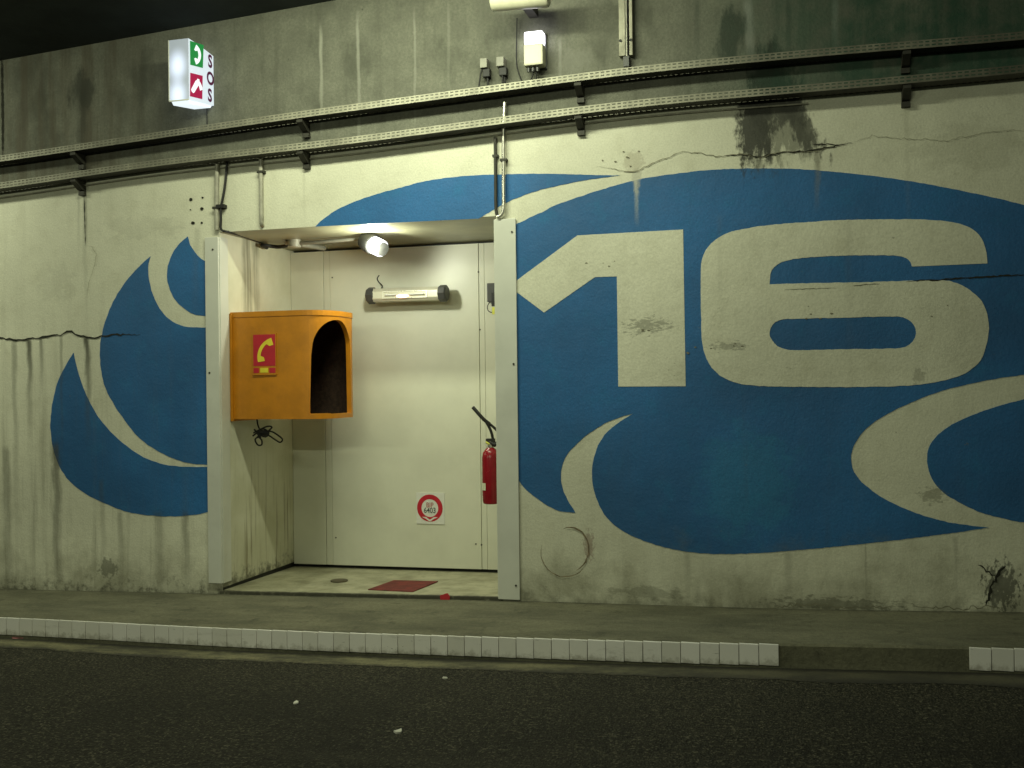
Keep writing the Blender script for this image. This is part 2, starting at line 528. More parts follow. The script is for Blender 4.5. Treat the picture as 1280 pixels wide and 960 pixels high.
def ground_mats():
    # asphalt
    t = NT('worn asphalt')
    vor = t.n('ShaderNodeTexVoronoi')
    t.link(t.pos[0], vor.inputs['Vector'])
    vor.inputs['Scale'].default_value = 95
    stone = t.noise(44, 4, 0.8)
    spk = t.mapr(t.noise(62, 2, 0.6), 0.56, 0.66)
    c = t.mix(t.mapr(stone, 0.35, 0.7), (0.010, 0.0097, 0.007), (0.052, 0.049, 0.034))
    c = t.mix(t.m('MULTIPLY', spk, 0.75), c, (0.15, 0.14, 0.095))
    c = t.mix(t.mapr(t.noise(1.3, 4, 0.6), 0.4, 0.7, 0, 0.5), c, (0.018, 0.0175, 0.013))
    c = t.mix(t.mapr(t.noise(1.0, 5, 0.65, t.scaled((0.35, 2.4, 1))), 0.52, 0.75, 0, 0.5), c, (0.05, 0.047, 0.033))
    grit = t.m('MULTIPLY', t.mapr(pos_y(t), -2.2, -1.1, 0, 1), t.mapr(t.noise(75, 3, 0.7), 0.52, 0.66))
    c = t.mix(t.m('MULTIPLY', grit, 0.6), c, (0.15, 0.14, 0.09))
    h = t.m('ADD', vor.outputs['Distance'], t.m('MULTIPLY', stone, 0.8))
    t.bump(h, 0.9, 0.012)
    M['asphalt'] = t.done(c, 0.8, spec=0.22)
    # pavement
    t = NT('trowelled pavement concrete')
    c = t.mix(t.mapr(t.noise(3.5, 6, 0.65, t.scaled((0.5, 1.4, 1))), 0.3, 0.7), (0.112, 0.109, 0.071), (0.215, 0.207, 0.134))
    c = t.mix(t.mapr(t.noise(1.0, 5, 0.6, t.scaled((2.5, 16, 1))), 0.55, 0.75, 0, 0.5), c, (0.20, 0.195, 0.13))
    c = t.mix(t.mapr(t.noise(8, 6, 0.7), 0.55, 0.72, 0, 0.6), c, (0.042, 0.041, 0.027))
    c = t.mix(t.mapr(t.noise(70, 3, 0.6), 0.6, 0.75, 0, 0.45), c, (0.03, 0.03, 0.021))
    c = t.mix(t.mapr(t.noise(42, 5, 0.8), 0.35, 0.75, 0, 0.5), c, (0.060, 0.058, 0.037))
    c = t.mix(t.mapr(t.noise(50, 3, 0.7, t.scaled((0.6, 1, 1), (4, 4, 4))), 0.62, 0.72, 0, 0.6), c, (0.24, 0.23, 0.15))
    edge = t.mapr(t.m('ADD', t.pos[2], t.m('MULTIPLY', t.m('SUBTRACT', t.noise(7, 5, 0.7), 0.5), 0.22)), -0.06, 0.03, 0, 0.8)
    c = t.mix(edge, c, (0.045, 0.045, 0.03))
    t.bump(t.noise(38, 6, 0.75), 0.8, 0.012)
    M['pavement'] = t.done(c, 0.85)
    # gutter
    t = NT('gutter strip')
    c = t.mix(t.mapr(t.noise(6, 6, 0.7, t.scaled((0.4, 1, 1))), 0.35, 0.65), (0.06, 0.057, 0.034), (0.21, 0.195, 0.105))
    c = t.mix(t.mapr(t.noise(60, 3, 0.6), 0.5, 0.7, 0, 0.5), c, (0.05, 0.048, 0.035))
    c = t.mix(t.mapr(t.pos[1], -2.3, 0.2, 0, 0.75), c, (0.038, 0.036, 0.025))
    c = t.mix(t.mapr(t.m('ADD', t.pos[2], t.m('MULTIPLY', t.m('SUBTRACT', t.noise(14, 5, 0.7), 0.5), 0.08)), -0.96, -0.90, 0, 0.9), c, (0.016, 0.015, 0.01))  # dark band beside the kerb: shadow of the tile overhang painted in
    c = t.mix(t.mapr(t.m('ADD', t.pos[2], t.m('MULTIPLY', t.m('SUBTRACT', t.noise(20, 5, 0.75), 0.5), 0.20)), -1.02, -1.10, 0, 0.9), c, (0.028, 0.026, 0.018))
    t.bump(t.noise(60, 4, 0.6), 0.5, 0.006)
    M['gutter'] = t.done(c, 0.85)
    # alcove floor
    t = NT('alcove floor screed')
    c = t.mix(t.mapr(t.noise(6, 6, 0.65), 0.3, 0.7), (0.27, 0.26, 0.17), (0.46, 0.445, 0.31))
    c = t.mix(t.mapr(t.noise(17, 6, 0.7), 0.56, 0.72, 0, 0.6), c, (0.12, 0.115, 0.07))
    fe = t.mapr(t.m('ADD', t.pos[2], t.m('MULTIPLY', t.m('SUBTRACT', t.noise(16, 5, 0.7), 0.5), 0.10)), 0.035, -0.012, 0, 0.92)
    c = t.mix(fe, c, (0.03, 0.029, 0.018))
    t.bump(t.noise(40, 4, 0.6), 0.3, 0.004)
    M['alcovefloor'] = t.done(c, 0.6)
    # alcove left side wall
    t = NT('stained alcove side paint')
    pos, X, Y, Z = t.pos
    c = t.mix(t.mapr(t.noise(2.5, 4, 0.6), 0.3, 0.7), (0.58, 0.57, 0.42), (0.70, 0.69, 0.55))
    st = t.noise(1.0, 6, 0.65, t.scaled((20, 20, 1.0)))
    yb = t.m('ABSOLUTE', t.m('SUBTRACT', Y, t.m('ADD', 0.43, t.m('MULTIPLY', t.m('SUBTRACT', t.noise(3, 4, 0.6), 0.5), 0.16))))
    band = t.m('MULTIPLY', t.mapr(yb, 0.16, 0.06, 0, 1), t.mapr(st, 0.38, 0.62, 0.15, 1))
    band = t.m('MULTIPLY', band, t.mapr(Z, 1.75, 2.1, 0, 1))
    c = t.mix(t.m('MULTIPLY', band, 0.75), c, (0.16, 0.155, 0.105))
    low = t.m('MULTIPLY', t.mapr(st, 0.5, 0.7), t.mapr(Z, 1.25, 0.5, 0, 0.75))
    c = t.mix(low, c, (0.21, 0.17, 0.085))
    foot = t.mapr(t.m('ADD', Z, t.m('MULTIPLY', t.m('SUBTRACT', t.noise(12, 5, 0.7), 0.5), 0.5)), 0.16, 0.02, 0, 0.8)
    c = t.mix(foot, c, (0.07, 0.068, 0.04))
    t.bump(t.noise(30, 4, 0.6), 0.15, 0.004)
    M['alcoveside'] = t.done(c, 0.5)
    # ceiling: its unlit darkness is put into the near-black base colour
    t = NT('dark ceiling concrete')
    c = t.mix(t.mapr(t.noise(2.5, 5, 0.6), 0.3, 0.7), (0.010, 0.015, 0.012), (0.022, 0.030, 0.026))
    t.bump(t.noise(15, 5, 0.6), 0.4, 0.01)
    M['ceiling'] = t.done(c, 0.9)


ground_mats()


def tile_mat():
    t = NT('white kerb tile')
    oi = t.n('ShaderNodeObjectInfo')
    c = t.mix(oi.outputs['Random'], (0.74, 0.72, 0.66), (0.86, 0.84, 0.80))
    tc = t.n('ShaderNodeTexCoord')
    sp = t.n('ShaderNodeSeparateXYZ')
    t.link(tc.outputs['Object'], sp.inputs[0])
    low = t.mapr(t.m('ADD', sp.outputs[2], t.m('MULTIPLY', t.m('SUBTRACT', t.noise(18, 5, 0.7), 0.5), 0.16)), -0.07, -0.13, 0, 0.6)
    c = t.mix(low, c, (0.22, 0.20, 0.14))
    c = t.mix(t.mapr(t.noise(9, 6, 0.7, t.scaled((0.4, 1, 1.5))), 0.56, 0.75, 0, 0.45), c, (0.30, 0.28, 0.22))
    c = t.mix(t.mapr(t.noise(60, 3, 0.6, t.scaled((0.3, 1, 1))), 0.68, 0.75, 0, 0.5), c, (0.12, 0.11, 0.09))
    return t.done(c, 0.38)


M['tile'] = tile_mat()

# ------------------------------------------------------------------ long profiles measured on the photo
base_z = profile([(0, 736), (130, 739), (260, 742), (440, 746), (650, 751), (800, 755.5), (960, 761), (1100, 763), (1280, 765)], 0)
KY = -0.87
kerb_z = profile([(0, 771), (120, 777), (240, 783.5), (390, 789.5), (560, 794.3), (720, 799), (880, 803), (975, 804.8), (1213, 808.7), (1280, 809.8)], KY)
road_tab = [(0, 797), (240, 812), (560, 824), (880, 834), (1280, 842.5)]
road_z = profile(road_tab, KY - 0.01)
TY = -0.13
up_z = profile([(0, 195), (100, 179.5), (200, 164.5), (320, 146.5), (395, 136), (480, 125), (545, 115.5), (640, 103.5), (715, 92.5), (790, 82.5), (865, 75), (960, 67), (1035, 59), (1135, 51), (1280, 41)], TY)
lo_z = profile([(0, 229), (100, 213), (200, 198.5), (320, 184.5), (395, 177), (480, 166), (545, 157), (640, 144), (715, 134), (790, 124.5), (865, 117), (960, 109.5), (1035, 104), (1135, 94), (1280, 81.5)], TY)
XL, XR, YB = -3.954, -1.885, 1.058      # the alcove
ZC = 2.61


def ceil_z(x):
    return 4.022 + 0.051 * (x + 5.835)


XA, XB = -12.0, 8.0


def frange(a, b, n):
    return [a + (b - a) * i / n for i in range(n + 1)]


# ------------------------------------------------------------------ setting
# road


def rz(x, y):
    k = min(1, max(0, (-0.88 - y) / 4))
    z = road_z(x) * (1 - k) + k * (0.004 + 0.0275 * x)
    return z - 0.012 * k


mb = MB()
xs = frange(XA, XB, 100)
ys = [KY - 0.01, -1.0, -1.1, -1.2, -1.3, -1.5, -1.8, -3.0, -5.0, -8.0, -12.0]
for i in range(len(xs) - 1):
    for j in range(len(ys) - 1):
        mb.quad(*[(x, y, rz(x, y)) for x, y in ((xs[i], ys[j]), (xs[i], ys[j + 1]), (xs[i + 1], ys[j + 1]), (xs[i + 1], ys[j]))])
tag(mb.build('road', M['asphalt']), kind='structure')
# gutter strip along the kerb, feathered edge
mb = MB()
random.seed(3)
xg = frange(-9, 3.5, 260)
ed = [0.0]
for _ in xg: ed.append(ed[-1] * 0.8 + random.uniform(-0.012, 0.012))
for i in range(len(xg) - 1):
    a, b = xg[i], xg[i + 1]
    w0, w1 = 0.225 + ed[i], 0.225 + ed[i + 1]
    mb.quad((a, KY - 0.012, rz(a, KY - 0.012) + 0.004), (a, KY - w0, rz(a, KY - w0) + 0.002), (b, KY - w1, rz(b, KY - w1) + 0.002), (b, KY - 0.012, rz(b, KY - 0.012) + 0.004))
tag(mb.build('gutter', M['gutter']), kind='structure')
# pavement with its kerb face
mb = MB()
for i in range(len(xs) - 1):
    a, b = xs[i], xs[i + 1]
    rows = [(0.0, base_z, 0), (-0.3, lambda x: base_z(x) * 0.66 + kerb_z(x) * 0.34, 0.0), (-0.6, lambda x: base_z(x) * 0.31 + kerb_z(x) * 0.69, 0), (KY + 0.015, kerb_z, 0.0), (KY, kerb_z, -0.012), (KY + 0.005, kerb_z, -0.105), (KY + 0.005, road_z, -0.03)]
    for (y0, f0, d0), (y1, f1, d1) in zip(rows, rows[1:]):
        mb.quad((a, y0, f0(a) + d0), (a, y1, f1(a) + d1), (b, y1, f1(b) + d1), (b, y0, f0(b) + d0))
tag(mb.build('pavement', M['pavement']), kind='structure')
# alcove floor
mb = MB()
fl = [(XL - 0.02, -0.012, 0.044), (XR + 0.02, -0.012, 0.099), (XR + 0.02, YB + 0.05, 0.045), (XL - 0.02, YB + 0.05, 0.024)]
mb.add(fl + [(x, y, z - 0.2) for x, y, z in fl], [(0, 1, 2, 3), (4, 5, 1, 0), (7, 6, 5, 4), (5, 6, 2, 1), (6, 7, 3, 2), (7, 4, 0, 3)])
tag(mb.build('alcove_floor', M['alcovefloor'], bevel=0.006), kind='structure')


def floor_z(x, y):
    s = (x - XL) / (XR - XL); k = y / YB
    return (0.044 * (1 - s) + 0.099 * s) * (1 - k) + (0.024 * (1 - s) + 0.045 * s) * k


# ceiling slab with the out-of-frame luminaires that light the tunnel
mb = MB()
for a, b in ((XA, XB),):
    mb.add([(a, 0.3, ceil_z(a)), (b, 0.3, ceil_z(b)), (b, -12, ceil_z(b)), (a, -12, ceil_z(a)),
            (a, 0.3, ceil_z(a) + 0.3), (b, 0.3, ceil_z(b) + 0.3), (b, -12, ceil_z(b) + 0.3), (a, -12, ceil_z(a) + 0.3)],
           [(0, 1, 2, 3), (4, 7, 6, 5), (0, 4, 5, 1), (1, 5, 6, 2), (2, 6, 7, 3), (3, 7, 4, 0)])
ceiling = tag(mb.build('ceiling', M['ceiling']), kind='structure')

# ------------------------------------------------------------------ the wall
wall = thing('tunnel_wall', 'long tunnel wall painted cream with blue swirls and the number 16', 'wall', (0, 0, 0))
xw = sorted(set(frange(XA, XB, 120) + [XL, XR]))
mb = MB(); mb2 = MB()


def bound(x):
    return lo_z(x) - 0.03


for a, b in zip(xw, xw[1:]):
    if a >= XL - 1e-6 and b <= XR + 1e-6:
        mb.quad((a, 0, ZC), (b, 0, ZC), (b, 0, bound(b)), (a, 0, bound(a)))
    else:
        mb.quad((a, 0, -0.6), (b, 0, -0.6), (b, 0, ZC), (a, 0, ZC))
        mb.quad((a, 0, ZC), (b, 0, ZC), (b, 0, bound(b)), (a, 0, bound(a)))
    mb2.quad((a, 0, bound(a)), (b, 0, bound(b)), (b, 0, ceil_z(b) + 0.05), (a, 0, ceil_z(a) + 0.05))
mb.build('painted_face', M['cream'], wall)
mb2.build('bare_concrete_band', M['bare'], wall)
mb = MB()                                           # thickness behind the face, round the alcove
mb.box(XL - 0.15, XL, 0.001, YB + 0.2, 0.066, ZC + 0.15)
side = mb.build('alcove_side', M['alcoveside'], wall)
mb = MB(); mb.box(XR, XR + 0.15, 0.001, YB + 0.2, -0.1, ZC + 0.15)
mb.build('alcove_side', M['alcoveside'], wall)
mb = MB(); mb.box(XL + 0.001, XR - 0.001, 0.001, YB + 0.2, ZC, ZC + 0.15)
mb.build('alcove_ceiling', M['wet'], wall)
mb = MB()
mb.box(XL - 0.148, XL - 0.012, 0.002, YB + 0.2, -0.12, 0.066)
mb.build('shadow_gap', M['black'], wall)

A = [(640, 276, 1), (644.5, 280), (662, 272), (677.5, 265), (697, 255.5), (742, 240), (787, 227), (820, 220.5), (880, 213), (925, 210.7), (960, 210.5), (1010, 212), (1072, 217.5), (1135, 226), (1205, 239), (1280, 256.5), (1400, 295), (1480, 360), (1500, 420), (1400, 452, 1), (1280, 468.5), (1225, 477), (1167, 492), (1120, 512), (1095, 526), (1078, 541), (1067, 558), (1064, 574), (1070, 594), (1095, 617), (1120, 631), (1150, 643), (1180, 651.5), (1205, 656), (1236, 659.5, 1), (1210, 663.5), (1155, 671), (1082, 679.5), (1027, 685), (992, 688), (960, 690.5), (932, 692), (897, 692.5), (875, 691.5), (852, 688.5), (825, 682.5), (795, 672), (772, 659.5), (755, 642), (745, 622), (740.5, 605), (740, 587), (744, 567), (750, 552), (760, 539), (775, 527), (791.5, 517, 1), (780, 520), (760, 527.5), (742, 538), (725, 551), (711, 565.5), (704, 577), (701.5, 590), (702, 605), (707, 620), (719, 640.5, 1), (712, 640.5), (700, 639), (685, 632), (667, 620), (655, 609), (648, 600, 1), (640, 588, 1)]
Bp = [(1290, 496), (1280, 499), (1252, 506.5), (1215, 519), (1190, 530.5), (1172, 544), (1162, 557), (1159, 572), (1161, 588), (1167, 602), (1180, 616), (1197, 627), (1222, 639), (1247, 646.5), (1280, 653), (1350, 660), (1440, 640), (1490, 570), (1440, 490), (1360, 482)]
Cp = [(394, 283, 1), (402, 275.5), (415, 266), (430, 258), (450, 249.5), (482, 239.5), (532, 226.5), (582, 220), (640, 217.5), (677, 217.3), (715, 217.8), (775, 219.5, 1), (740, 224), (702, 231), (665, 240.5), (640, 250), (620, 260.5), (598, 273.3, 1)]
D1 = [(234.5, 295.5, 1), (237.5, 306), (244, 316), (251, 323.5), (257.5, 327, 1), (266, 331, 1), (266, 395, 1), (257.5, 395.3, 1), (245, 393.5), (232.5, 387.5), (220, 376), (212.5, 362.5), (209, 347.5), (210, 332.5), (215, 317.5), (224, 304.5)]
D2 = [(188, 320.5, 1), (185.3, 330), (185.5, 345), (189, 362.5), (196, 380), (207.5, 395.5), (220, 404), (235, 408.5), (258, 409.5, 1), (267, 410, 1), (267, 581.5, 1), (257.5, 581, 1), (240, 579.5), (220, 574.5), (200, 565.5), (180, 552.5), (165, 537.5), (150, 517.5), (137.5, 497), (130, 480), (126, 460), (125, 435), (127.5, 417), (131.5, 402), (139, 382.5), (150, 362), (165, 342.5), (178, 329)]
D3 = [(92, 440.5, 1), (95, 457), (102, 479), (110, 499), (125, 524), (145, 546.5), (165, 562.5), (185, 574), (205, 580.5), (220, 582.5), (235, 583.5), (257.5, 583.5, 1), (267, 583.5, 1), (267, 639, 1), (261, 640, 1), (245, 643.5), (212.5, 645.5), (185, 644), (160, 640), (140, 633), (117.5, 623), (95, 609), (80, 593), (70, 572.5), (64.5, 550), (63, 530), (65.5, 505), (71, 480), (77, 466)]
ONE = [(640, 355.5, 1), (645, 351, 1), (722, 294.5, 1), (854, 286.5, 1), (857, 482.5, 1), (773, 483.3, 1), (771, 345.3, 1), (744, 346, 1), (680, 391, 1), (645, 364.5, 1), (640, 360, 1)]
SIX = [(876, 340), (877.5, 325), (882.5, 312.5), (892.5, 301), (910, 291), (930, 286), (960, 281.5), (1010, 277.5), (1060, 274.8), (1110, 274), (1160, 274.8), (1185, 277), (1205, 281.5), (1220, 289.5), (1229, 302), (1233, 315), (1234, 329.5, 1), (1140, 332.8, 1), (1138, 327.5), (1132.5, 322.5), (1122, 319.7), (1085, 319), (1040, 320), (997.5, 323), (977.5, 327.5), (967.5, 334), (963, 343), (962, 355, 1), (1085, 352.5), (1135, 351), (1172, 350), (1192, 352.5), (1212, 362.5), (1227, 376), (1234, 392.5), (1236, 411), (1232.5, 432.5), (1226, 450), (1215, 461), (1197, 470.5), (1172, 477), (1140, 481.5), (1097, 483.3), (1030, 483.7), (960, 482.8), (927, 480), (905, 472.5), (890, 460), (881, 442.5), (877.5, 425), (876.3, 390)]
HOLE = [(962, 416), (965.5, 406), (974, 400), (990, 398.5), (1056, 397), (1122, 395.7), (1135, 399), (1143, 407), (1145, 416), (1141, 427), (1132, 433.5), (1119, 435.5), (1050, 436.5), (985, 437.2), (972, 432.5), (964.5, 424)]


def wob(loop, amp=0.35):
    return [(u + random.uniform(-amp, amp), v + random.uniform(-amp, amp)) for u, v in loop]


random.seed(11)
main_swirl = None
for sh in (A, Bp, Cp, D1, D2, D3):
    mb = MB()
    mb.prism([wob(smooth_loop(sh))], lambda a, b: P(a, b, -0.0025), (0, 0.0023, 0))
    o = mb.build('blue_swirl', M['blue'], wall)
    if main_swirl is None: main_swirl = o
o = MB().prism([wob(smooth_loop(ONE))], lambda a, b: P(a, b, -0.0045), (0, 0.0018, 0)).build('numeral', M['cream'], main_swirl)
o['label'] = 'cream numeral 1'
o = MB().prism([wob(smooth_loop(SIX)), wob(smooth_loop(HOLE))], lambda a, b: P(a, b, -0.0045), (0, 0.0018, 0)).build('numeral', M['cream'], main_swirl)
o['label'] = 'cream numeral 6'


# cracks: ragged open lines that run through paint and concrete
def crack(pts, w, mat, name='crack', jit=1.0, Y=-0.0062):
    fine = []
    for (a, b) in zip(pts, pts[1:]):
        L = math.hypot(b[0] - a[0], b[1] - a[1])
        k = max(1, int(L / 3.5))
        for j in range(k):
            t = j / k
            fine.append((a[0] + (b[0] - a[0]) * t + random.uniform(-jit, jit) * 0.5, a[1] + (b[1] - a[1]) * t + random.uniform(-jit, jit)))
    fine.append(pts[-1])
    m = MB()
    n = len(fine)
    tops, bots = [], []
    for i, (u, v) in enumerate(fine):
        t = i / (n - 1)
        a = fine[max(0, i - 1)]; b = fine[min(n - 1, i + 1)]
        d = Vector((b[0] - a[0], b[1] - a[1])).normalized()
        nx, ny = -d.y, d.x
        ww = w * (0.35 + 0.65 * random.random()) * min(1, 6 * t + 0.15, 6 * (1 - t) + 0.15) * 0.5
        tops.append((u + nx * ww, v + ny * ww)); bots.append((u - nx * ww, v - ny * ww))
    for i in range(n - 1):
        m.quad(P(*tops[i], Y), P(*tops[i + 1], Y), P(*bots[i + 1], Y), P(*bots[i], Y))
    return m.build(name, mat, wall)


random.seed(5)
crack([(-40, 424), (0, 423), (20, 424.5), (45, 423), (62, 420), (75, 419), (84, 414), (90, 415), (97, 418.5), (108, 421), (118, 422), (127, 420), (140, 418.5), (175, 418)], 2.6, M['crack'])
crack([(745, 207), (765, 210), (785, 215), (795, 214), (812, 206), (835, 197), (850, 190), (875, 191), (895, 196), (912, 194), (925, 192), (950, 197), (975, 190), (1000, 189.5), (1020, 189), (1040, 183), (1062, 178)], 1.2, M['hairline'])
crack([(905, 195), (925, 192.5), (950, 196), (980, 190.5), (1010, 189), (1035, 184), (1065, 178.5)], 2.2, M['crack'])
crack([(1016, 181), (1035, 180), (1050, 182)], 1.4, M['crack'])
crack([(1068, 178), (1090, 170), (1130, 173), (1180, 176), (1210, 170), (1245, 164), (1290, 162)], 0.8, M['faint'], jit=1.4)
crack([(1132, 352), (1150, 350.5), (1172, 350), (1205, 347.5), (1250, 345), (1290, 343)], 2.4, M['crack'], jit=0.5)
crack([(980, 362), (1010, 361), (1045, 360)], 1.0, M['hairline'], jit=0.4)
crack([(1065, 357), (1100, 354.5)], 1.6, M['hairline'], jit=0.4)
crack([(105, 242), (105.5, 260), (106.5, 290), (107, 307)], 1.5, M['crack'], jit=0.2)
crack([(107, 307), (115, 309), (121, 318), (118, 332), (112, 350), (108, 372)], 0.7, M['faint'], jit=1.2)
crack([(1256, 706), (1250, 716), (1246, 722), (1238, 735), (1236, 748), (1232, 757)], 5.0, M['crack'], jit=2.5)
crack([(1246, 722), (1230, 712), (1222, 706)], 2.4, M['crack'], jit=2.0)
crack([(1120, 760), (1085, 757), (1055, 759), (1020, 755), (985, 757), (960, 760)], 2.0, M['hairline'], jit=2.6)
crack([(1255, 762), (1230, 758), (1200, 761), (1170, 759), (1140, 758)], 1.6, M['hairline'], jit=2.6)
ringpts = [(712 + 24 * cos(t), 687 + 28 * sin(t)) for t in [radians(a) for a in range(-110, 75, 12)]]
crack(ringpts, 2.2, M['ring'], 'rubbed_mark', 0.8)
ringpts = [(706 + 30 * cos(t), 690 + 31 * sin(t)) for t in [radians(a) for a in range(40, 200, 12)]]
crack(ringpts, 1.4, M['ring'], 'rubbed_mark', 0.8)
crack([(2, 72), (2.5, 110), (3, 150), (3, 196)], 3.0, M['crack'], 'slab_joint', jit=0.3)
for (a, b, r) in ((238.5, 249.5, 2.6), (252, 261, 2.2), (241, 279, 2.4), (253, 247, 1.4), (252, 278.5, 1.4), (238, 262, 1.0)):
    loop = [(a + r * random.uniform(0.6, 1.15) * cos(t), b + r * random.uniform(0.6, 1.15) * sin(t)) for t in frange(0, 2 * pi, 9)[:-1]]
    MB().prism([loop], lambda p, q: P(p, q, -0.004), (0, 0.006, 0)).build('bolt_hole', M['crack'], wall)
random.seed(21)
for k in range(26):
    cu, cv = random.choice(((810, 410, 40, 9), (905, 433, 24, 5), (748, 332, 14, 20), (1010, 392, 14, 8), (760, 202, 30, 14), (800, 197, 24, 14), (1185, 390, 24, 18)))[:2], 0
    (a, b) = cu
    a += random.gauss(0, 18); b += random.gauss(0, 5)
    r = random.uniform(0.5, 1.5)
    loop = [(a + r * 1.8 * random.uniform(0.5, 1.2) * cos(t), b + r * random.uniform(0.5, 1.2) * sin(t)) for t in frange(0, 2 * pi, 7)[:-1]]
    MB().prism([loop], lambda p, q: P(p, q, -0.0058), (0, 0.005, 0)).build('paint_chip', M['hairline'], wall)

# ------------------------------------------------------------------ alcove fittings
door = thing('service_door', 'plain white metal door and panels closing the back of the alcove', 'door', (-2.9, YB, 0.04))
x1, x2, x3, x4 = P(406, 500, YB).x, P(414, 500, YB).x, P(600, 500, YB).x, P(607, 500, YB).x


def panel(name, a, b, y, z0=None, z1=ZC - 0.018):
    m = MB()
    za = floor_z(a, YB) + 0.028 if z0 is None else z0
    zb = floor_z(b, YB) + 0.028 if z0 is None else z0
    vs = [(a, y, za), (b, y, zb), (b, y + 0.05, zb), (a, y + 0.05, za), (a, y, z1), (b, y, z1), (b, y + 0.05, z1), (a, y + 0.05, z1)]
    m.add(vs, [(0, 1, 2, 3), (4, 7, 6, 5), (0, 4, 5, 1), (1, 5, 6, 2), (2, 6, 7, 3), (3, 7, 4, 0)])
    return m.build(name, M['door'], door, bevel=0.0025)


panel('side_panel', XL + 0.002, x1 - 0.0015, YB)
panel('seam_strip', x1 + 0.0015, x2 - 0.0015, YB + 0.004)
panel('leaf', x2 + 0.0015, x3 - 0.0015, YB - 0.001)
panel('seam_strip', x3 + 0.0015, x4 - 0.0015, YB + 0.004)
panel('side_panel', x4 + 0.0015, XR - 0.002, YB)
MB().box(XL + 0.001, XR - 0.001, YB + 0.056, YB + 0.12, -0.1, ZC - 0.002).build('backing_board', M['black'], door)
for (u, v) in ((415.5, 347), (598, 340), (600, 412), (595, 680), (602, 681), (420, 672)):
    p = P(u, v, YB)
    MB().tube([(p.x, YB - 0.004, p.z), (p.x, YB + 0.002, p.z)], 0.006, 10).build('screw', M['galvdark'], door)

for (xa, xb, z0, z1, lab, scr) in ((-4.057, XL + 0.004, 0.098, 2.575, 'tall white steel corner post on the edge next to the orange phone hood', ((266, 312), (262, 466))),
                                   (-1.893, -1.745, 0.085, 2.585, 'tall white steel corner post on the edge next to the fire extinguisher', ((640, 290), (642, 455), (645, 732)))):
    t = thing('corner_post', lab, 'post', ((xa + xb) / 2, -0.01, z0), 'white corner posts of the alcove')
    m = MB()
    m.box(xa, xb, -0.022, -0.0072, z0, z1)
    m.build('flange', M['post'], t, bevel=0.003)
    m = MB()
    if xb < -3: m.box(xb - 0.0035, xb + 0.006, -0.0068, 0.10, z0, z1 + 0.002)
    else: m.box(xa - 0.006, xa + 0.0035, -0.0068, 0.10, z0, z1 + 0.002)
    m.build('return', M['post'], t, bevel=0.002)
    for (u, v) in scr:
        p = P(u, v, -0.022)
        MB().tube([(p.x, -0.026, p.z), (p.x, -0.02, p.z)], 0.007, 10).build('screw', M['galvdark'], t)

# ---- phone hood on the left side of the alcove
HY0 = 0.14
hz1 = PX(289, 391.5, XL).z
hz0 = PX(290, 524, XL).z
HW = 0.58        # along the wall
HD = 0.775       # out from the wall
hood = thing('phone_hood', 'orange emergency telephone hood with arched opening', 'telephone hood', (XL, HY0 + HW / 2, hz0))
plan = []
R1 = 0.22
plan.append((0.0, 0.0))
for i in range(1, 9): plan.append(((HD - R1) * i / 8, 0.0 - 0.012 * sin(pi * i / 16)))
for i in range(1, 15):
    a = i / 14 * pi / 2
    plan.append((HD - R1 + R1 * sin(a), -0.012 + (R1 + 0.012) * (1 - cos(a))))
nf = 4
for i in range(1, nf + 1): plan.append((HD, R1 + (HW - 2 * R1) * i / nf))
for i in range(1, 15):
    a = pi / 2 - i / 14 * pi / 2
    plan.append((HD - R1 + R1 * sin(a), HW - R1 + R1 * (cos(a))))
for i in range(1, 9): plan.append(((HD - R1) * (1 - i / 8), HW))
# denser resampling
dense = []
for a, b in zip(plan, plan[1:]):
    k = max(1, int(math.hypot(b[0] - a[0], b[1] - a[1]) / 0.012))
    for j in range(k): dense.append((a[0] + (b[0] - a[0]) * j / k, a[1] + (b[1] - a[1]) * j / k))
dense.append(plan[-1])
arc = [0]
for a, b in zip(dense, dense[1:]): arc.append(arc[-1] + math.hypot(b[0] - a[0], b[1] - a[1]))


def photo_u(p):
    d = Vector((XL + p[0], HY0 + p[1], 1.7)) - CAM
    return 640 + F * d.dot(rt) / d.dot(fw)


s_a = next(s_ for p, s_ in zip(dense, arc) if photo_u(p) > 388)
s_b = next(s_ for p, s_ in zip(dense, arc) if p[0] > HD - 0.05 and p[1] > HW - R1 * 0.9)
mid = (s_a + s_b) / 2
OH = (s_b - s_a) / 2        # half width of the opening along the curve
zs_ = 0.034; za_ = (hz1 - hz0) - 0.062; spring = za_ - 0.26


def otop(s):
    q = abs(s - mid + 0.0) / OH
    if q >= 1: return None
    return spring + (za_ - spring) * math.sqrt(max(0, 1 - q ** 2.3))


m = MB()
H = hz1 - hz0
W3 = lambda p, z: Vector((XL + p[0], HY0 + p[1], hz0 + z))
for i in range(len(dense) - 1):
    a, b = dense[i], dense[i + 1]
    ta, tb = otop(arc[i]), otop(arc[i + 1])
    if ta is None and tb is None:
        m.quad(W3(a, 0), W3(b, 0), W3(b, H), W3(a, H))
    else:
        ta = zs_ if ta is None else max(ta, zs_ + 0.001)
        tb = zs_ if tb is None else max(tb, zs_ + 0.001)
        m.quad(W3(a, 0), W3(b, 0), W3(b, zs_), W3(a, zs_))
        m.quad(W3(a, ta), W3(b, tb), W3(b, H), W3(a, H))
sh = m.build('shell', [M['orange'], M['liner']], hood)
bm = bmesh.new(); bm.from_mesh(sh.data); bmesh.ops.remove_doubles(bm, verts=bm.verts, dist=1e-5)
bmesh.ops.recalc_face_normals(bm, faces=bm.faces)
c0 = Vector((0.3, 0, 0))
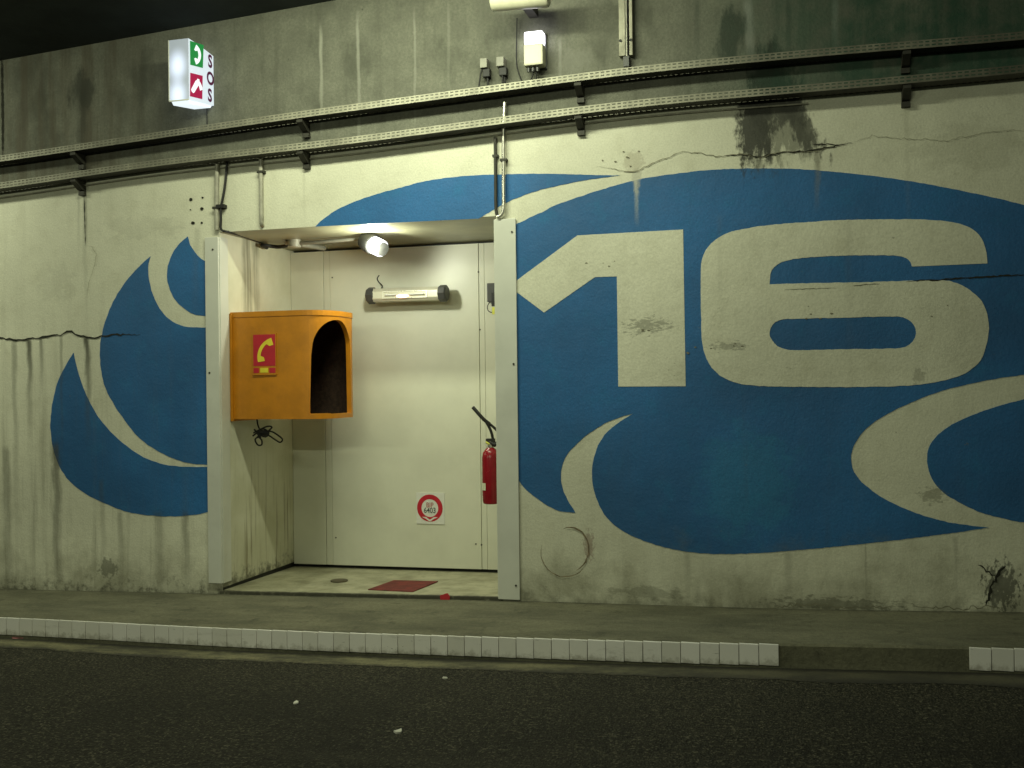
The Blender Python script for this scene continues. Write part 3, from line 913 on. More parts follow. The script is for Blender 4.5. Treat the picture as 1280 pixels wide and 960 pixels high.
# make every normal face outwards
for f in bm.faces:
    c = f.calc_center_median()
    if f.normal.dot(Vector((c.x - 0.25, c.y, 0))) < 0: f.normal_flip()
bm.to_mesh(sh.data); bm.free()
for p in sh.data.polygons: p.use_smooth = True
md = sh.modifiers.new('solid', 'SOLIDIFY'); md.thickness = 0.034; md.offset = -1; md.material_offset = 1; md.material_offset_rim = 0
es = sh.modifiers.new('split', 'EDGE_SPLIT'); es.split_angle = radians(35)


def slab(z0, z1, grow, ymat, name, inset=0.0):
    loop = [(p[0] * (1 + grow / HD), HW / 2 + (p[1] - HW / 2) * (1 + 2 * grow / HW)) for p in dense[::3]]
    return MB().prism([loop], lambda a, b: W3((a, b), z1), (0, 0, z0 - z1)).build(name, ymat, hood, bevel=0.004)


slab(H - 0.0335, H + 0.004, 0.0045, M['orange'], 'lid')
slab(0.004, 0.022, -0.049, M['liner'], 'base_plate')
MB().box(XL + 0.002, XL + 0.02, HY0 - 0.02, HY0 + HW + 0.02, hz0 - 0.015, hz1 - 0.005).build('back_plate', M['orange'], hood, bevel=0.004)
# front sill of the opening
sl = [p for p, s in zip(dense, arc) if s_a < s < s_a + OH * 0.9]
MB().prism([[(p[0] - 0.048, p[1] + 0.02) for p in sl] + [(p[0] - 0.10, HW / 2 + (p[1] - HW / 2) * 0.75) for p in reversed(sl)]], lambda a, b: W3((a, b), 0.036), (0, 0, -0.012)).build('sill', M['orange'], hood)
# pictogram plate
SY = HY0 - 0.0145
pa, pb = P(317, 418.5, SY), P(345, 467, SY)


def on_hood(a, b, d=0.0):
    return Vector((pa.x + (pb.x - pa.x) * a, SY - d, pb.z + (pa.z - pb.z) * b))


def handset(R=1.0, ri=0.74, rb=0.40, a0=66, a1=40):
    o = [(R * cos(radians(t)), R * sin(radians(t))) for t in range(-a0, a0 + 1, 6)]
    o += [(rb * cos(radians(a0)), rb * sin(radians(a0)) + 0.02), (rb * 1.05 * cos(radians(a1)), rb * sin(radians(a1)) + 0.04)]
    o += [(ri * cos(radians(t)), ri * sin(radians(t))) for t in range(a1 - 2, -a1, -6)]
    o += [(rb * 1.05 * cos(radians(a1)), -rb * sin(radians(a1)) - 0.04), (rb * cos(radians(a0)), -rb * sin(radians(a0)) - 0.02)]
    return o


def rot2(loop, ang, sx, sy, cx, cy):
    c, s = cos(ang), sin(ang)
    return [(cx + sx * (x * c - y * s), cy + sy * (x * s + y * c)) for x, y in loop]


pl = MB().prism([[(-0.04, -0.03), (1.04, -0.03), (1.04, 1.03), (-0.04, 1.03)]], lambda a, b: on_hood(a, b, 0.006), (0, 0.008, 0)).build('pictogram_plate', M['orange'], hood)
MB().prism([[(0, 0.2), (1, 0.2), (1, 1), (0, 1)]], lambda a, b: on_hood(a, b, 0.008), (0, 0.0015, 0)).build('red_field', M['signred'], pl)
MB().prism([rot2(handset(1.0, 0.83, 0.62, 46, 27), radians(151), 0.86, 0.50, 1.05, 0.425)], lambda a, b: on_hood(a, b, 0.0095), (0, 0.001, 0)).build('handset_symbol', M['signyellow'], pl)
for (a, b) in ((0.0, 0.25), (0.72, 1.0)):
    MB().prism([[(a, 0.02), (b, 0.02), (b, 0.15), (a, 0.15)]], lambda p, q: on_hood(p, q, 0.008), (0, 0.0015, 0)).build('text_block', M['signred'], pl)
MB().prism([[(0.31, 0.03), (0.66, 0.03), (0.66, 0.15), (0.31, 0.15)]], lambda p, q: on_hood(p, q, 0.008), (0, 0.0015, 0)).build('text_block', M['signyellow'], pl)

# ---- cable tangle under the hood
tg = thing('cable_tangle', 'knotted black cable hanging under the orange phone hood', 'cable', (XL + 0.2, HY0 + 0.2, hz0 - 0.02))
TYY = 0.3
m = MB()
c = lambda u, v, y: P(u, v, y)
m.tube(curve_pts([c(321, 520, .3), c(322, 530, .3), c(325, 537, .29), c(330, 541, .28), c(338, 539, .27), c(346, 543, .27), c(353, 549, .28), c(350, 553, .29), c(343, 549, .3), c(335, 544, .3), c(328, 545, .3)]), 0.006, 8)
m.tube(curve_pts([c(331, 540, .26), c(325, 545, .26), c(319, 549, .27), c(322, 556, .28), c(327, 556, .29), c(327, 550, .29), c(322, 545, .29)]), 0.006, 8)
m.tube(curve_pts([c(317, 541, .27), c(325, 537, .26), c(334, 533, .26), c(340, 534, .27), c(333, 540, .28), c(322, 541, .29), c(316, 545, .29)]), 0.006, 8)
m.tube(curve_pts([c(318, 537, .28), c(324, 543, .25), c(332, 546, .25), c(336, 541, .26), c(329, 536, .27), c(321, 540, .27), c(326, 547, .26)]), 0.0065, 8)
m.tube([c(321, 540, .275), c(325, 541, .27), c(331, 541, .27), c(335, 542, .275)], [0.012, 0.022, 0.02, 0.01], 8)
m.build('cable_loops', M['black'], tg, smooth=True)

# ---- tubular heater on the door
hy = YB - 0.11
hl, hr = P(464, 369.7, hy), P(555, 366.8, hy)
ht = thing('infrared_heater', 'silver tubular heater with black end caps glowing faintly on the door', 'heater', (hl + hr) / 2)
rr_ = 0.060
tx = (hr - hl).normalized()
m = MB()
oct_ = [(-0.052, -0.030), (-0.052, 0.026), (-0.036, 0.052), (0.02, 0.056), (0.045, 0.03), (0.045, -0.03), (0.02, -0.056), (-0.036, -0.052)]
ea, eb2 = hl + tx * 0.03, hr - tx * 0.03
m.prism([oct_], lambda a, b: Vector((ea.x, hy + a, ea.z + b)), eb2 - ea)
m.build('body', M['heater'], ht, bevel=0.004)
m = MB()
i0, i1 = hl + tx * 0.125, hr - tx * 0.125
def hx(t, dz, dy): return i0 + (i1 - i0) * t + Vector((0, dy, dz))
m.quad(hx(0, -0.026, -0.0535), hx(1, -0.026, -0.0535), hx(1, 0.020, -0.0535), hx(0, 0.020, -0.0535))
m.build('reflector', M['heater'], ht)
m = MB()
for (t0, t1, z0, z1) in ((-0.02, 1.02, 0.020, 0.025), (-0.02, 1.02, -0.031, -0.026), (-0.02, 0.0, -0.026, 0.020), (1.0, 1.02, -0.026, 0.020)):
    q = [hx(t0, z0, -0.0525), hx(t1, z0, -0.0525), hx(t1, z1, -0.0525), hx(t0, z1, -0.0525)]
    m.add(q + [p + Vector((0, -0.006, 0)) for p in q], [(0, 1, 2, 3), (4, 7, 6, 5), (0, 4, 5, 1), (1, 5, 6, 2), (2, 6, 7, 3), (3, 7, 4, 0)])
m.build('grille_frame', M['chrome'], ht)
m = MB()
m.tube([hx(0.05, -0.004, -0.066), hx(0.95, -0.004, -0.066)], 0.006, 10)
m.build('lamp_tube', M['white'], ht, smooth=True)
gp = P(503, 370, hy - 0.066)
MB().tube([gp + Vector((-0.05, 0, 0)), gp + Vector((-0.022, 0, 0)), gp + Vector((0.022, 0, 0)), gp + Vector((0.05, 0, 0))], [0.005, 0.014, 0.014, 0.005], 12).build('glowing_element', emit('glowing filament', (1, 0.66, 0.45), 3.4), ht, smooth=True)
for e, s in ((hl, 1), (hr, -1)):
    MB().tube([e - tx * 0.028 * s, e - tx * 0.018 * s, e + tx * 0.03 * s, e + tx * 0.036 * s], [rr_ * 0.95, rr_ * 1.1, rr_ * 1.1, rr_ * 0.98], 8).build('end_cap', M['dark'], ht)
MB().box(hl.x + 0.15, hr.x - 0.15, hy + 0.05, YB - 0.002, hl.z - 0.02, hl.z + 0.02).build('mounting_bar', M['galvdark'], ht)
MB().tube(curve_pts([P(476, 361, hy + 0.05), P(478, 357.5, hy + 0.07), P(473, 352, hy + 0.09), P(471.5, 348, hy + 0.1), P(474, 344, YB - 0.004)]), 0.0045, 8).build('cord', M['dark'], ht, smooth=True)

# ---- floodlight under the lintel
fy = 0.42
fp = P(464, 304.5, fy)
fd = thing('floodlight', 'lit dark grey floodlight tilted under the alcove ceiling', 'lamp', fp)
ax = Vector((0.84, -0.38, -0.40)).normalized()
m = MB()
m.tube([fp - ax * 0.085, fp - ax * 0.075, fp - ax * 0.03, fp + ax * 0.02, fp + ax * 0.027], [0.05, 0.066, 0.075, 0.076, 0.074], 20)
m.build('housing', M['black'], fd, smooth=True)
m = MB()
m.tube([fp + ax * 0.028, fp + ax * 0.11, fp + ax * 0.126, fp + ax * 0.130], [0.062, 0.062, 0.058, 0.045], 20)
m.build('glass', emit('lit lamp glass', (0.93, 0.93, 1.0), 7), fd, smooth=True)
m = MB()
m.tube([fp + ax * 0.0275, fp + ax * 0.034], 0.070, 20)
m.tube([fp + ax * 0.1305, fp + ax * 0.137], 0.052, 20)
m.build('rim', M['dark'], fd)
m = MB()
m.box(fp.x - 0.05, fp.x - 0.02, fp.y - 0.02, fp.y + 0.02, fp.z + 0.05, ZC - 0.001)
m.build('bracket', M['dark'], fd)

# ---- dark socket with yellow tag near the right post
jy = YB - 0.045
ja, jb = P(608.5, 354, jy), P(623, 377, jy)
jx = thing('socket_box', 'black socket box with a yellow tag beside the right alcove post', 'socket', ((ja.x + jb.x) / 2, YB, ja.z))
MB().box(ja.x, jb.x, jy, YB - 0.001, jb.z, ja.z).build('casing', M['dark'], jx, bevel=0.005)
MB().box(P(615, 375, jy).x, P(620, 375, jy).x, jy - 0.02, jy - 0.001, P(615, 383, jy).z, P(615, 366, jy).z).build('plug', M['black'], jx, bevel=0.004)
MB().box(P(615.5, 384, jy).x, P(622, 384, jy).x, jy - 0.01, jy - 0.004, P(616, 393, jy).z, P(616, 384, jy).z).build('tag', M['yellowtag'], jx)
MB().tube(curve_pts([P(613, 377, jy), P(609.5, 382, jy), P(610, 388, jy), P(614, 390.5, jy), P(617, 389, jy - 0.005)]), 0.0035, 8).build('wire', M['black'], jx, smooth=True)

# ---- fire extinguisher hanging on the right side of the alcove
ey = 0.42
et, eb = P(613.2, 557, ey), P(614, 629.5, ey)
er = 0.062
ex = thing('fire_extinguisher', 'red fire extinguisher with black hose hanging beside the right post', 'fire extinguisher', (et.x, ey, eb.z))
cx = et.x
L = et.z - eb.z
m = MB()
zz = [0, 0.004, 0.02, 0.05, 0.06, L - 0.085, L - 0.05, L - 0.025, L - 0.012, L - 0.005]
rr = [er * 0.80, er * 0.90, er * 0.97, er * 0.97, er, er, er * 0.90, er * 0.62, er * 0.32, er * 0.28]
m.tube([(cx, ey, eb.z + z) for z in zz], rr, 28)
m.build('cylinder', M['red'], ex, smooth=True)
m = MB(); m.tube([(cx, ey, et.z - 0.012), (cx, ey, et.z + 0.03)], 0.022, 14); m.build('neck', M['chrome'], ex, smooth=True)
m = MB()
m.tube([P(611, 552, ey - 0.01), P(618, 556, ey - 0.01), P(625, 552, ey)], [0.012, 0.018, 0.016], 10)
m.box(cx - 0.03, cx + 0.03, ey - 0.02, ey + 0.02, et.z + 0.02, et.z + 0.05)
m.build('valve', M['black'], ex, bevel=0.003)
m = MB()
m.tube([P(607.5, 552.5, ey - 0.015), P(612, 555, ey - 0.015)], [0.009, 0.009], 8)
m.build('grip_end', M['yellowtag'], ex)
m = MB()
m.tube(curve_pts([P(591, 509, ey - 0.04), P(598, 517, ey - 0.04), P(605, 524.5, ey - 0.03), P(612, 530, ey - 0.01)]), 0.013, 10)
m.tube(curve_pts([P(606, 525, ey - 0.03), P(611, 533, ey - 0.02), P(615, 543, ey - 0.01), P(617, 555, ey)]), 0.010, 10)
m.tube(curve_pts([P(610, 528.5, ey - 0.012), P(617, 534, ey), P(623, 541, ey + 0.02), P(625, 549, ey + 0.02), P(621, 556, ey + 0.01)]), 0.009, 10)
m.build('hose', M['black'], ex, smooth=True)
m = MB()
for k in range(5):
    a = radians(-150 + k * 8); b = radians(-150 + (k + 1) * 8)
    q = lambda t, z: Vector((cx + (er + 0.0015) * cos(t), ey + (er + 0.0015) * sin(t), z))
    zl, zh = P(606, 612, ey).z, P(606, 603, ey).z
    m.quad(q(a, zl), q(b, zl), q(b, zh), q(a, zh))
m.build('label_patch', M['creamplastic'], ex)
MB().box(cx + er - 0.01, XR - 0.001, ey - 0.03, ey + 0.03, eb.z + 0.30, eb.z + 0.34).build('wall_bracket', M['black'], ex)


# ---- text helper
def text_mesh(s, size, bold=0.012):
    cu = bpy.data.curves.new('lettering', 'FONT')
    cu.body = s; cu.size = size; cu.align_x = 'CENTER'; cu.align_y = 'CENTER'; cu.resolution_u = 4
    cu.offset = size * bold
    ob = bpy.data.objects.new('lettering', cu)
    COL.objects.link(ob)
    dg = bpy.context.evaluated_depsgraph_get()
    me = ob.evaluated_get(dg).to_mesh()
    vs = [v.co.copy() for v in me.vertices]; fs = [tuple(p.vertices) for p in me.polygons]
    ob.evaluated_get(dg).to_mesh_clear()
    bpy.data.objects.remove(ob); bpy.data.curves.remove(cu)
    return vs, fs


# ---- round number sign on the door
sy = YB - 0.004
sa, sb = P(520.5, 615.5, sy), P(556, 655.5, sy)
sc = (sa + sb) / 2
sg = thing('number_sign', 'small white square sign with red ring low on the door', 'sign', sc)
MB().box(sa.x, sb.x, sy - 0.003, YB - 0.002, sb.z, sa.z).build('plate', M['white'], sg, bevel=0.001)
ro, ri_ = (sb.x - sa.x) * 0.455, (sb.x - sa.x) * 0.30
oc = P(537.5, 635, sy)
circ = lambda r: [(r * cos(t), r * sin(t)) for t in frange(0, 2 * pi, 48)[:-1]]
MB().prism([circ(ro), circ(ri_)], lambda a, b: Vector((oc.x + a, sy - 0.0045, oc.z + b)), (0, 0.001, 0)).build('red_ring', M['signred'], sg)
bird = [(-0.62, -0.66), (-0.3, -0.66), (0, -0.86), (0.3, -0.66), (0.62, -0.66), (0.3, -0.80), (0.06, -0.97), (-0.06, -0.97), (-0.3, -0.80)]
MB().prism([[(x * ro, y * ro) for x, y in bird]], lambda a, b: Vector((oc.x + a, sy - 0.0056, oc.z + b)), (0, 0.0008, 0)).build('white_mark', M['white'], sg)
for txt, dz, size, mt in (('BIP', 0.022, 0.055, 'redink'), ('6403', -0.020, 0.060, 'signink')):
    vs, fs = text_mesh(txt, size)
    MB().add([(oc.x + v.x * 0.85, sy - 0.0045, oc.z + dz + v.y) for v in vs], fs).build('lettering', M[mt], sg)

# ---- things on the alcove floor
mt_c = []
for (u, v) in ((460, 736.5), (492.5, 725), (547.5, 726.3), (516, 739.3)):
    p = PZ(u, v, 0.06)
    for _ in range(4): p = PZ(u, v, floor_z(p.x, p.y) + 0.004)
    mt_c.append(p)
cxm = sum((p for p in mt_c), Vector()) / 4
MB().add(mt_c + [p - Vector((0, 0, 0.006)) for p in mt_c], [(0, 1, 2, 3), (4, 7, 6, 5), (0, 4, 5, 1), (1, 5, 6, 2), (2, 6, 7, 3), (3, 7, 4, 0)]).build('red_mat', simple('red floor patch', (0.17, 0.026, 0.022), 0.85, var=0.4, scale=14, dirt=0.3, bump=0.3), origin=cxm)
tag(bpy.data.objects['red_mat'], 'square red mat on the alcove floor before the door', 'mat')
pd_ = PZ(424, 726, 0.04)
pd_ = PZ(424, 726, floor_z(pd_.x, pd_.y))
dr = MB()
dr.add([(pd_.x + 0.065 * cos(t), pd_.y + 0.065 * sin(t), floor_z(pd_.x, pd_.y) + 0.004) for t in frange(0, 2 * pi, 24)[:-1]] + [(pd_.x + 0.06 * cos(t), pd_.y + 0.06 * sin(t), floor_z(pd_.x, pd_.y) - 0.01) for t in frange(0, 2 * pi, 24)[:-1]],
       [tuple(range(24))] + [(i, (i + 1) % 24, 24 + (i + 1) % 24, 24 + i) for i in range(24)])
tag(dr.build('floor_drain', simple('dull brown drain lid', (0.10, 0.085, 0.05), 0.7, var=0.3, dirt=0.3), origin=(pd_.x, pd_.y, pd_.z)), 'small round brown drain lid in the alcove floor', 'drain')
rb_ = P(556, 746, -0.02)
m = MB()
loop = [(-0.03, 0), (0.032, -0.002), (0.036, 0.03), (0.02, 0.052), (0.005, 0.05), (-0.012, 0.042), (-0.034, 0.036)]
m.prism([loop], lambda a, b: Vector((rb_.x + a, -0.02 - 0.03 * (0.05 - b), rb_.z - 0.028 + b)), (0, 0.006, 0))
tag(m.build('red_rag', simple('bright red scrap', (0.45, 0.02, 0.03), 0.7), origin=(rb_.x, -0.02, rb_.z - 0.028)), 'tiny bright red scrap at the front step of the alcove', 'scrap')


# ------------------------------------------------------------------ cable trays
def tray(zf, lab, arm_us):
    mid_ = P(640, 100, TY)
    t = thing('cable_tray', lab, 'cable tray', (mid_.x, -0.05, zf(mid_.x)), 'perforated cable trays along the wall')
    m = MB()
    LH = 0.046
    pitch = 0.0345
    xa, xb = -9.2, 3.6
    n = int((xb - xa) / pitch)
    def q(xa_, xb_, d0, d1):
        m.quad((xa_, TY, zf(xa_) - d1), (xb_, TY, zf(xb_) - d1), (xb_, TY, zf(xb_) - d0), (xa_, TY, zf(xa_) - d0))
    for i in range(n):
        a = xa + i * pitch; b = a + pitch; s = a + 0.012
        for d0, d1, full in ((0, 0.007, 1), (0.007, 0.0155, 0), (0.0155, 0.027, 1), (0.027, 0.0355, 0), (0.0355, LH, 1)):
            q(a, b if full else s, d0, d1)
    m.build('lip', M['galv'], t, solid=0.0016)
    m = MB()
    def h(xa_, xb_, y0, y1):
        m.quad((xa_, y0, zf(xa_) - LH), (xb_, y0, zf(xb_) - LH), (xb_, y1, zf(xb_) - LH), (xa_, y1, zf(xa_) - LH))
    for i in range(n):
        a = xa + i * pitch; b = a + pitch; s = a + 0.013
        h(a, b, TY + 0.002, -0.036)
        h(a, s, -0.036, -0.020)
        h(a, b, -0.020, -0.010)
    m.build('base', M['galvdark'], t, solid=0.0016)  # shade under the tray put into a darker steel than the lip
    m = MB()
    for i in range(0, n, 4):
        a = xa + i * pitch; b = min(xb, a + 4 * pitch)
        m.quad((a, -0.010, zf(a) - LH), (b, -0.010, zf(b) - LH), (b, -0.010, zf(b) - 0.004), (a, -0.010, zf(a) - 0.004))
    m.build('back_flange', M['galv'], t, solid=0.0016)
    for u in arm_us:
        p = P(u, 150, -0.05)
        x = p.x; z = zf(x) - LH - 0.003
        m = MB()
        m.prism([[(-0.003, 0), (TY + 0.01, 0), (TY + 0.012, -0.02), (-0.045, -0.065), (-0.003, -0.075)]], lambda a, b: Vector((x - 0.022, a, z + b)), (0.044, 0, 0))
        m.box(x - 0.024, x + 0.024, -0.03, -0.002, z - 0.105, z - 0.0755)
        m.build('bracket', M['galvdark'], t)
    return t


tray(up_z, 'upper of two perforated steel cable trays, on bare concrete', (-260, 98, 380, 725, 1133, 1500))
tray(lo_z, 'lower of two perforated steel cable trays, just above the cream paint', (-260, 98, 380, 725, 1133, 1500))
# black cables lying in the trays and one thin cable under the lower tray
for zf, dy, rad, lab in ((up_z, -0.058, 0.014, 'black cable lying along the upper cable tray'), (lo_z, -0.058, 0.014, 'black cable lying along the lower cable tray')):
    pts = [(x, dy + 0.01 * sin(x * 2.3), zf(x) - 0.046 + rad + 0.002) for x in frange(-9, 3.4, 90)]
    mid_ = pts[45]
    tag(MB().tube(pts, rad, 8).build('tray_cable', M['black'], origin=mid_, smooth=True), lab, 'cable', 'cables lying in the trays')
pts = [(x, -0.012, lo_z(x) - 0.082 - 0.004 * sin(x * 1.7)) for x in frange(-9, 0.1, 70)]
tag(MB().tube(pts, 0.0055, 8).build('thin_cable', M['conduit'], origin=pts[40], smooth=True), 'thin pale cable running under the lower cable tray', 'cable')


# ------------------------------------------------------------------ conduits
def pipe(name, lab, pts, r, mat, cat='conduit', group=None, clips=()):
    o = thing(name, lab, cat, pts[-1], group)
    MB().tube(pts, r, 12).build('pipe', mat, o, smooth=True)
    for c_ in clips:
        MB().box(c_.x - r * 1.7, c_.x + r * 1.7, c_.y - r * 1.15, -0.001, c_.z - 0.008, c_.z + 0.008).build('clip', M['galvdark'], o)
    return o


g = 'conduits dropping from the lower cable tray'
py = -0.024
pipe('conduit', 'pale conduit above the left alcove post beside a black cable', [P(271.5, 198, py), P(271, 240, py), P(271, 287.5, py)], 0.016, M['conduit'], group=g, clips=(P(271, 260, py),))
pipe('conduit', 'pale conduit running down and turning in under the lintel', curve_pts([P(326, 186, py), P(326.3, 230, py), P(326.8, 272, py), P(327.5, 281, py + 0.01), P(331, 285, 0.06)]) + [P(352, 296, 0.5)], 0.015, M['conduit'], group=g, clips=(P(326.4, 215, py),))
pipe('conduit', 'dark thin conduit left in the pair above the lintel', curve_pts([P(619, 172, py), P(619.5, 220, py), P(620, 262, py), P(623, 270.5, py)]), 0.011, M['galvdark'], group=g, clips=(P(619.3, 195, py),))
pipe('conduit', 'grey steel conduit right in the pair, hooked at its foot', curve_pts([P(631, 128, -0.03), P(629.5, 165, -0.03), P(629.5, 220, -0.03), P(629.3, 258, -0.03), P(627, 268, -0.03), P(621.5, 271.5, -0.03)]), 0.013, M['chrome'], group=g, clips=(P(629.5, 200, -0.03),))
cb = [P(284, 199, -0.02), P(282, 225, -0.02), P(279, 245, -0.03), P(276.5, 258, -0.03), P(276, 275, -0.03), P(276.5, 287, -0.03), P(286, 290, 0.0), P(300, 294, 0.2), P(318, 300, 0.45), P(336, 306, 0.7), P(352, 309, 0.85)]
o = thing('drop_cable', 'black cable dropping beside a conduit into the top of the alcove', 'cable', cb[5])
MB().tube(curve_pts(cb), 0.009, 8).build('cable', M['black'], o, smooth=True)
MB().box(cb[3].x - 0.035, cb[3].x + 0.03, -0.045, -0.001, cb[3].z - 0.012, cb[3].z + 0.012).build('clip', M['black'], o)
# under the alcove ceiling
cy = 0.52
tb = PX(368, 301, P(368, 301, cy).x)
tb = P(368, 302, cy)
jb_ = thing('conduit_box', 'round grey junction box with pipes under the alcove ceiling', 'junction box', tb)
MB().tube([(tb.x, tb.y, ZC - 0.001), (tb.x, tb.y, ZC - 0.055), (tb.x, tb.y, ZC - 0.06)], [0.05, 0.05, 0.042], 18).build('box', M['conduit'], jb_, smooth=True)
zz = ZC - 0.03
MB().tube([(tb.x + 0.05, tb.y, zz), (fp.x - 0.075, fp.y + 0.02, zz)], 0.014, 12).build('pipe', M['socket'], jb_, smooth=True)
MB().tube([(tb.x - 0.05, tb.y - 0.02, zz), P(352, 296, 0.5)], 0.016, 12).build('pipe', M['conduit'], jb_, smooth=True)
MB().tube([(tb.x + 0.03, tb.y + 0.04, zz), (tb.x + 0.10, tb.y + 0.30, zz)], 0.020, 12).build('pipe', M['socket'], jb_, smooth=True)
MB().tube(curve_pts([(tb.x - 0.04, tb.y + 0.02, zz), (tb.x - 0.16, tb.y + 0.05, zz - 0.01), (tb.x - 0.26, tb.y - 0.02, zz), (tb.x - 0.30, tb.y + 0.12, zz)]), 0.014, 10).build('cable', M['black'], jb_, smooth=True)

# ------------------------------------------------------------------ SOS sign
xs_ = -3.977
sp = 0.318
x0_ = xs_ - 0.155
zt = P(237, 47.5, -sp).z
zb = P(236, 124.5, -sp).z
zt2 = PX(268, 71, xs_).z
zb2 = PX(267, 132, xs_).z
sos = thing('emergency_sign', 'illuminated white box sign reading SOS with phone and extinguisher pictograms', 'sign', (xs_ - 0.078, -0.16, zb))
LIT = emit('lit white acrylic', (0.80, 0.90, 1.0), 0.72)
LITF = NT('lit acrylic front')
nzz = LITF.pos
d1 = P(222, 82, -sp); d2 = P(222, 119, -sp)
spots = None
for dd in (d1, d2):
    dx = LITF.m('SUBTRACT', LITF.pos[1], dd.x); dz = LITF.m('SUBTRACT', LITF.pos[3], dd.z)
    r_ = LITF.m('SQRT', LITF.m('ADD', LITF.m('MULTIPLY', dx, dx), LITF.m('MULTIPLY', LITF.m('MULTIPLY', dz, dz), 0.45)))
    sp_ = LITF.mapr(r_, 0.10, 0.0, 0, 1)
    spots = sp_ if spots is None else LITF.m('ADD', spots, sp_)
LITF.b.inputs['Emission Color'].default_value = (0.70, 0.80, 1.0, 1)
LITF.link(LITF.m('ADD', 0.24, LITF.m('MULTIPLY', spots, 0.9)), LITF.b.inputs['Emission Strength'])
LITF.done((0.35, 0.38, 0.42), 0.4)
m = MB()
prof = [(-sp, zb), (-sp, zt), (-0.19, zt - 0.005), (-0.01, zt2), (-0.01, zb2)]
m.cur = 0
vs = [(xs_, y, z) for y, z in prof] + [(x0_, y, z) for y, z in prof]
m.add(vs, [(0, 1, 2, 3, 4), (9, 8, 7, 6, 5), (1, 6, 7, 2), (2, 7, 8, 3), (3, 8, 9, 4), (0, 4, 9, 5)])
m.cur = 1
m.add([(xs_, -sp, zb), (xs_, -sp, zt), (x0_, -sp, zt), (x0_, -sp, zb)], [(0, 1, 2, 3)])
box_ = m.build('light_box', [LIT, LITF.mat], sos)
m = MB()
m.prism([[(-sp + 0.01, -0.001), (-0.02, -0.001), (-0.035, -0.016), (-sp + 0.03, -0.024)]], lambda a, b: Vector((xs_ - 0.012, a, zb + (zb2 - zb) * (a + sp) / sp + b)), (-(0.155 - 0.024), 0, 0))
m.build('bottom_lens', emit('lit bottom lens', (0.85, 0.95, 1.0), 1.0), sos)
e_ = 0.006
m = MB()
m.box(x0_ - 0.002, x0_ + 0.004, -sp - 0.004, -sp + 0.004, zb, zt)
m.box(x0_, xs_, -sp - 0.004, -sp - 0.0005, zb - 0.004, zb + 0.005)
m.build('edge_trim', M['white'], sos)
MB().box(x0_ + 0.02, xs_ - 0.02, -0.0098, -0.001, zb + 0.08, zt2 - 0.03).build('wall_plate', M['galvdark'], sos)


def on_sos(u, v, d=0.004):
    p = PX(u, v, xs_)
    return Vector((xs_ + d, p.y, p.z))


def quadface(us, name, mat, d=0.004):
    m = MB()
    pts = [on_sos(u, v, d) for u, v in us]
    m.add(pts + [p - Vector((0.003, 0, 0)) for p in pts], [(0, 1, 2, 3), (0, 4, 5, 1), (1, 5, 6, 2), (2, 6, 7, 3), (3, 7, 4, 0)])
    return m.build(name, mat, sos), pts


GRN = emit('lit green print', (0.02, 0.32, 0.07), 0.55)
RDP = emit('lit red print', (0.42, 0.01, 0.07), 0.7)
INK = emit('lit purple lettering', (0.13, 0.01, 0.07), 0.35)
WHP = emit('lit white print', (0.9, 0.97, 1.0), 0.95)
gq, gp_ = quadface(((237.2, 51), (254, 56.5), (253, 85), (237.6, 81)), 'green_panel', GRN)
rq, rp_ = quadface(((237.6, 91), (252.8, 94.8), (252.3, 124), (237.2, 120.3)), 'red_panel', RDP)


def bil(q, a, b, d):
    lo = q[3] * (1 - a) + q[2] * a; hi = q[0] * (1 - a) + q[1] * a
    p = lo * (1 - b) + hi * b
    return Vector((xs_ + d, p.y, p.z))


MB().prism([rot2(handset(1.0, 0.70, 0.42), 0.0, 0.62, 0.46, 0.18, 0.49)], lambda a, b: bil(gp_, a, b, 0.0062), (-0.0015, 0, 0)).build('handset_symbol', WHP, gq)
bottle = [(0.06, 0.30), (0.10, 0.22), (0.22, 0.16), (0.30, 0.19), (0.66, 0.56), (0.80, 0.34), (0.98, 0.40), (0.96, 0.50), (0.82, 0.66), (0.70, 0.74), (0.72, 0.80), (0.56, 0.82), (0.50, 0.74), (0.42, 0.72)]
MB().prism([bottle], lambda a, b: bil(rp_, a, b, 0.0062), (-0.0015, 0, 0)).build('extinguisher_symbol', WHP, rq)
for ch, (u, v) in (('S', (262, 77.5)), ('O', (262.3, 99)), ('S', (261.7, 120))):
    vs, fs = text_mesh(ch, 0.125, 0.035)
    c_ = on_sos(u, v, 0.0045)
    MB().add([(xs_ + 0.0045, c_.y + q.x * 0.9, c_.z + q.y) for q in vs], fs).build('letter', INK, sos)
pts = [P(258.5, 132, -0.015), P(258.7, 145, -0.012), P(259, 158, -0.02)]
MB().tube(pts, 0.004, 8).build('feed_cable', M['black'], sos, smooth=True)

# ------------------------------------------------------------------ wall lantern, sockets, horn, duct
ly = -0.11
la, lb = P(654, 39.5, ly), P(678.5, 80, ly)
lan = thing('wall_lantern', 'white wall lantern with its upper half lit above the cable trays', 'lamp', ((la.x + lb.x) / 2, 0, lb.z))
zm = P(666, 54, ly).z
MB().box(la.x, lb.x, ly, -0.022, lb.z, zm - 0.001).build('casing', M['creamplastic'], lan, bevel=0.012)
MB().box(la.x + 0.002, lb.x - 0.002, ly + 0.003, -0.022, zm + 0.001, la.z).build('diffuser', emit('lit diffuser', (0.93, 0.92, 1.0), 5.0), lan, bevel=0.015)
MB().box(la.x - 0.004, lb.x + 0.004, -0.0215, -0.001, lb.z - 0.004, la.z + 0.004).build('back_plate', M['dark'], lan, bevel=0.004)
for u in (661, 666.5, 672):
    p = P(u, 82, -0.07)
    MB().tube([(p.x, -0.07, lb.z + 0.002), (p.x, -0.07, lb.z - 0.03)], 0.012, 10).build('cable_gland', M['dark'], lan)
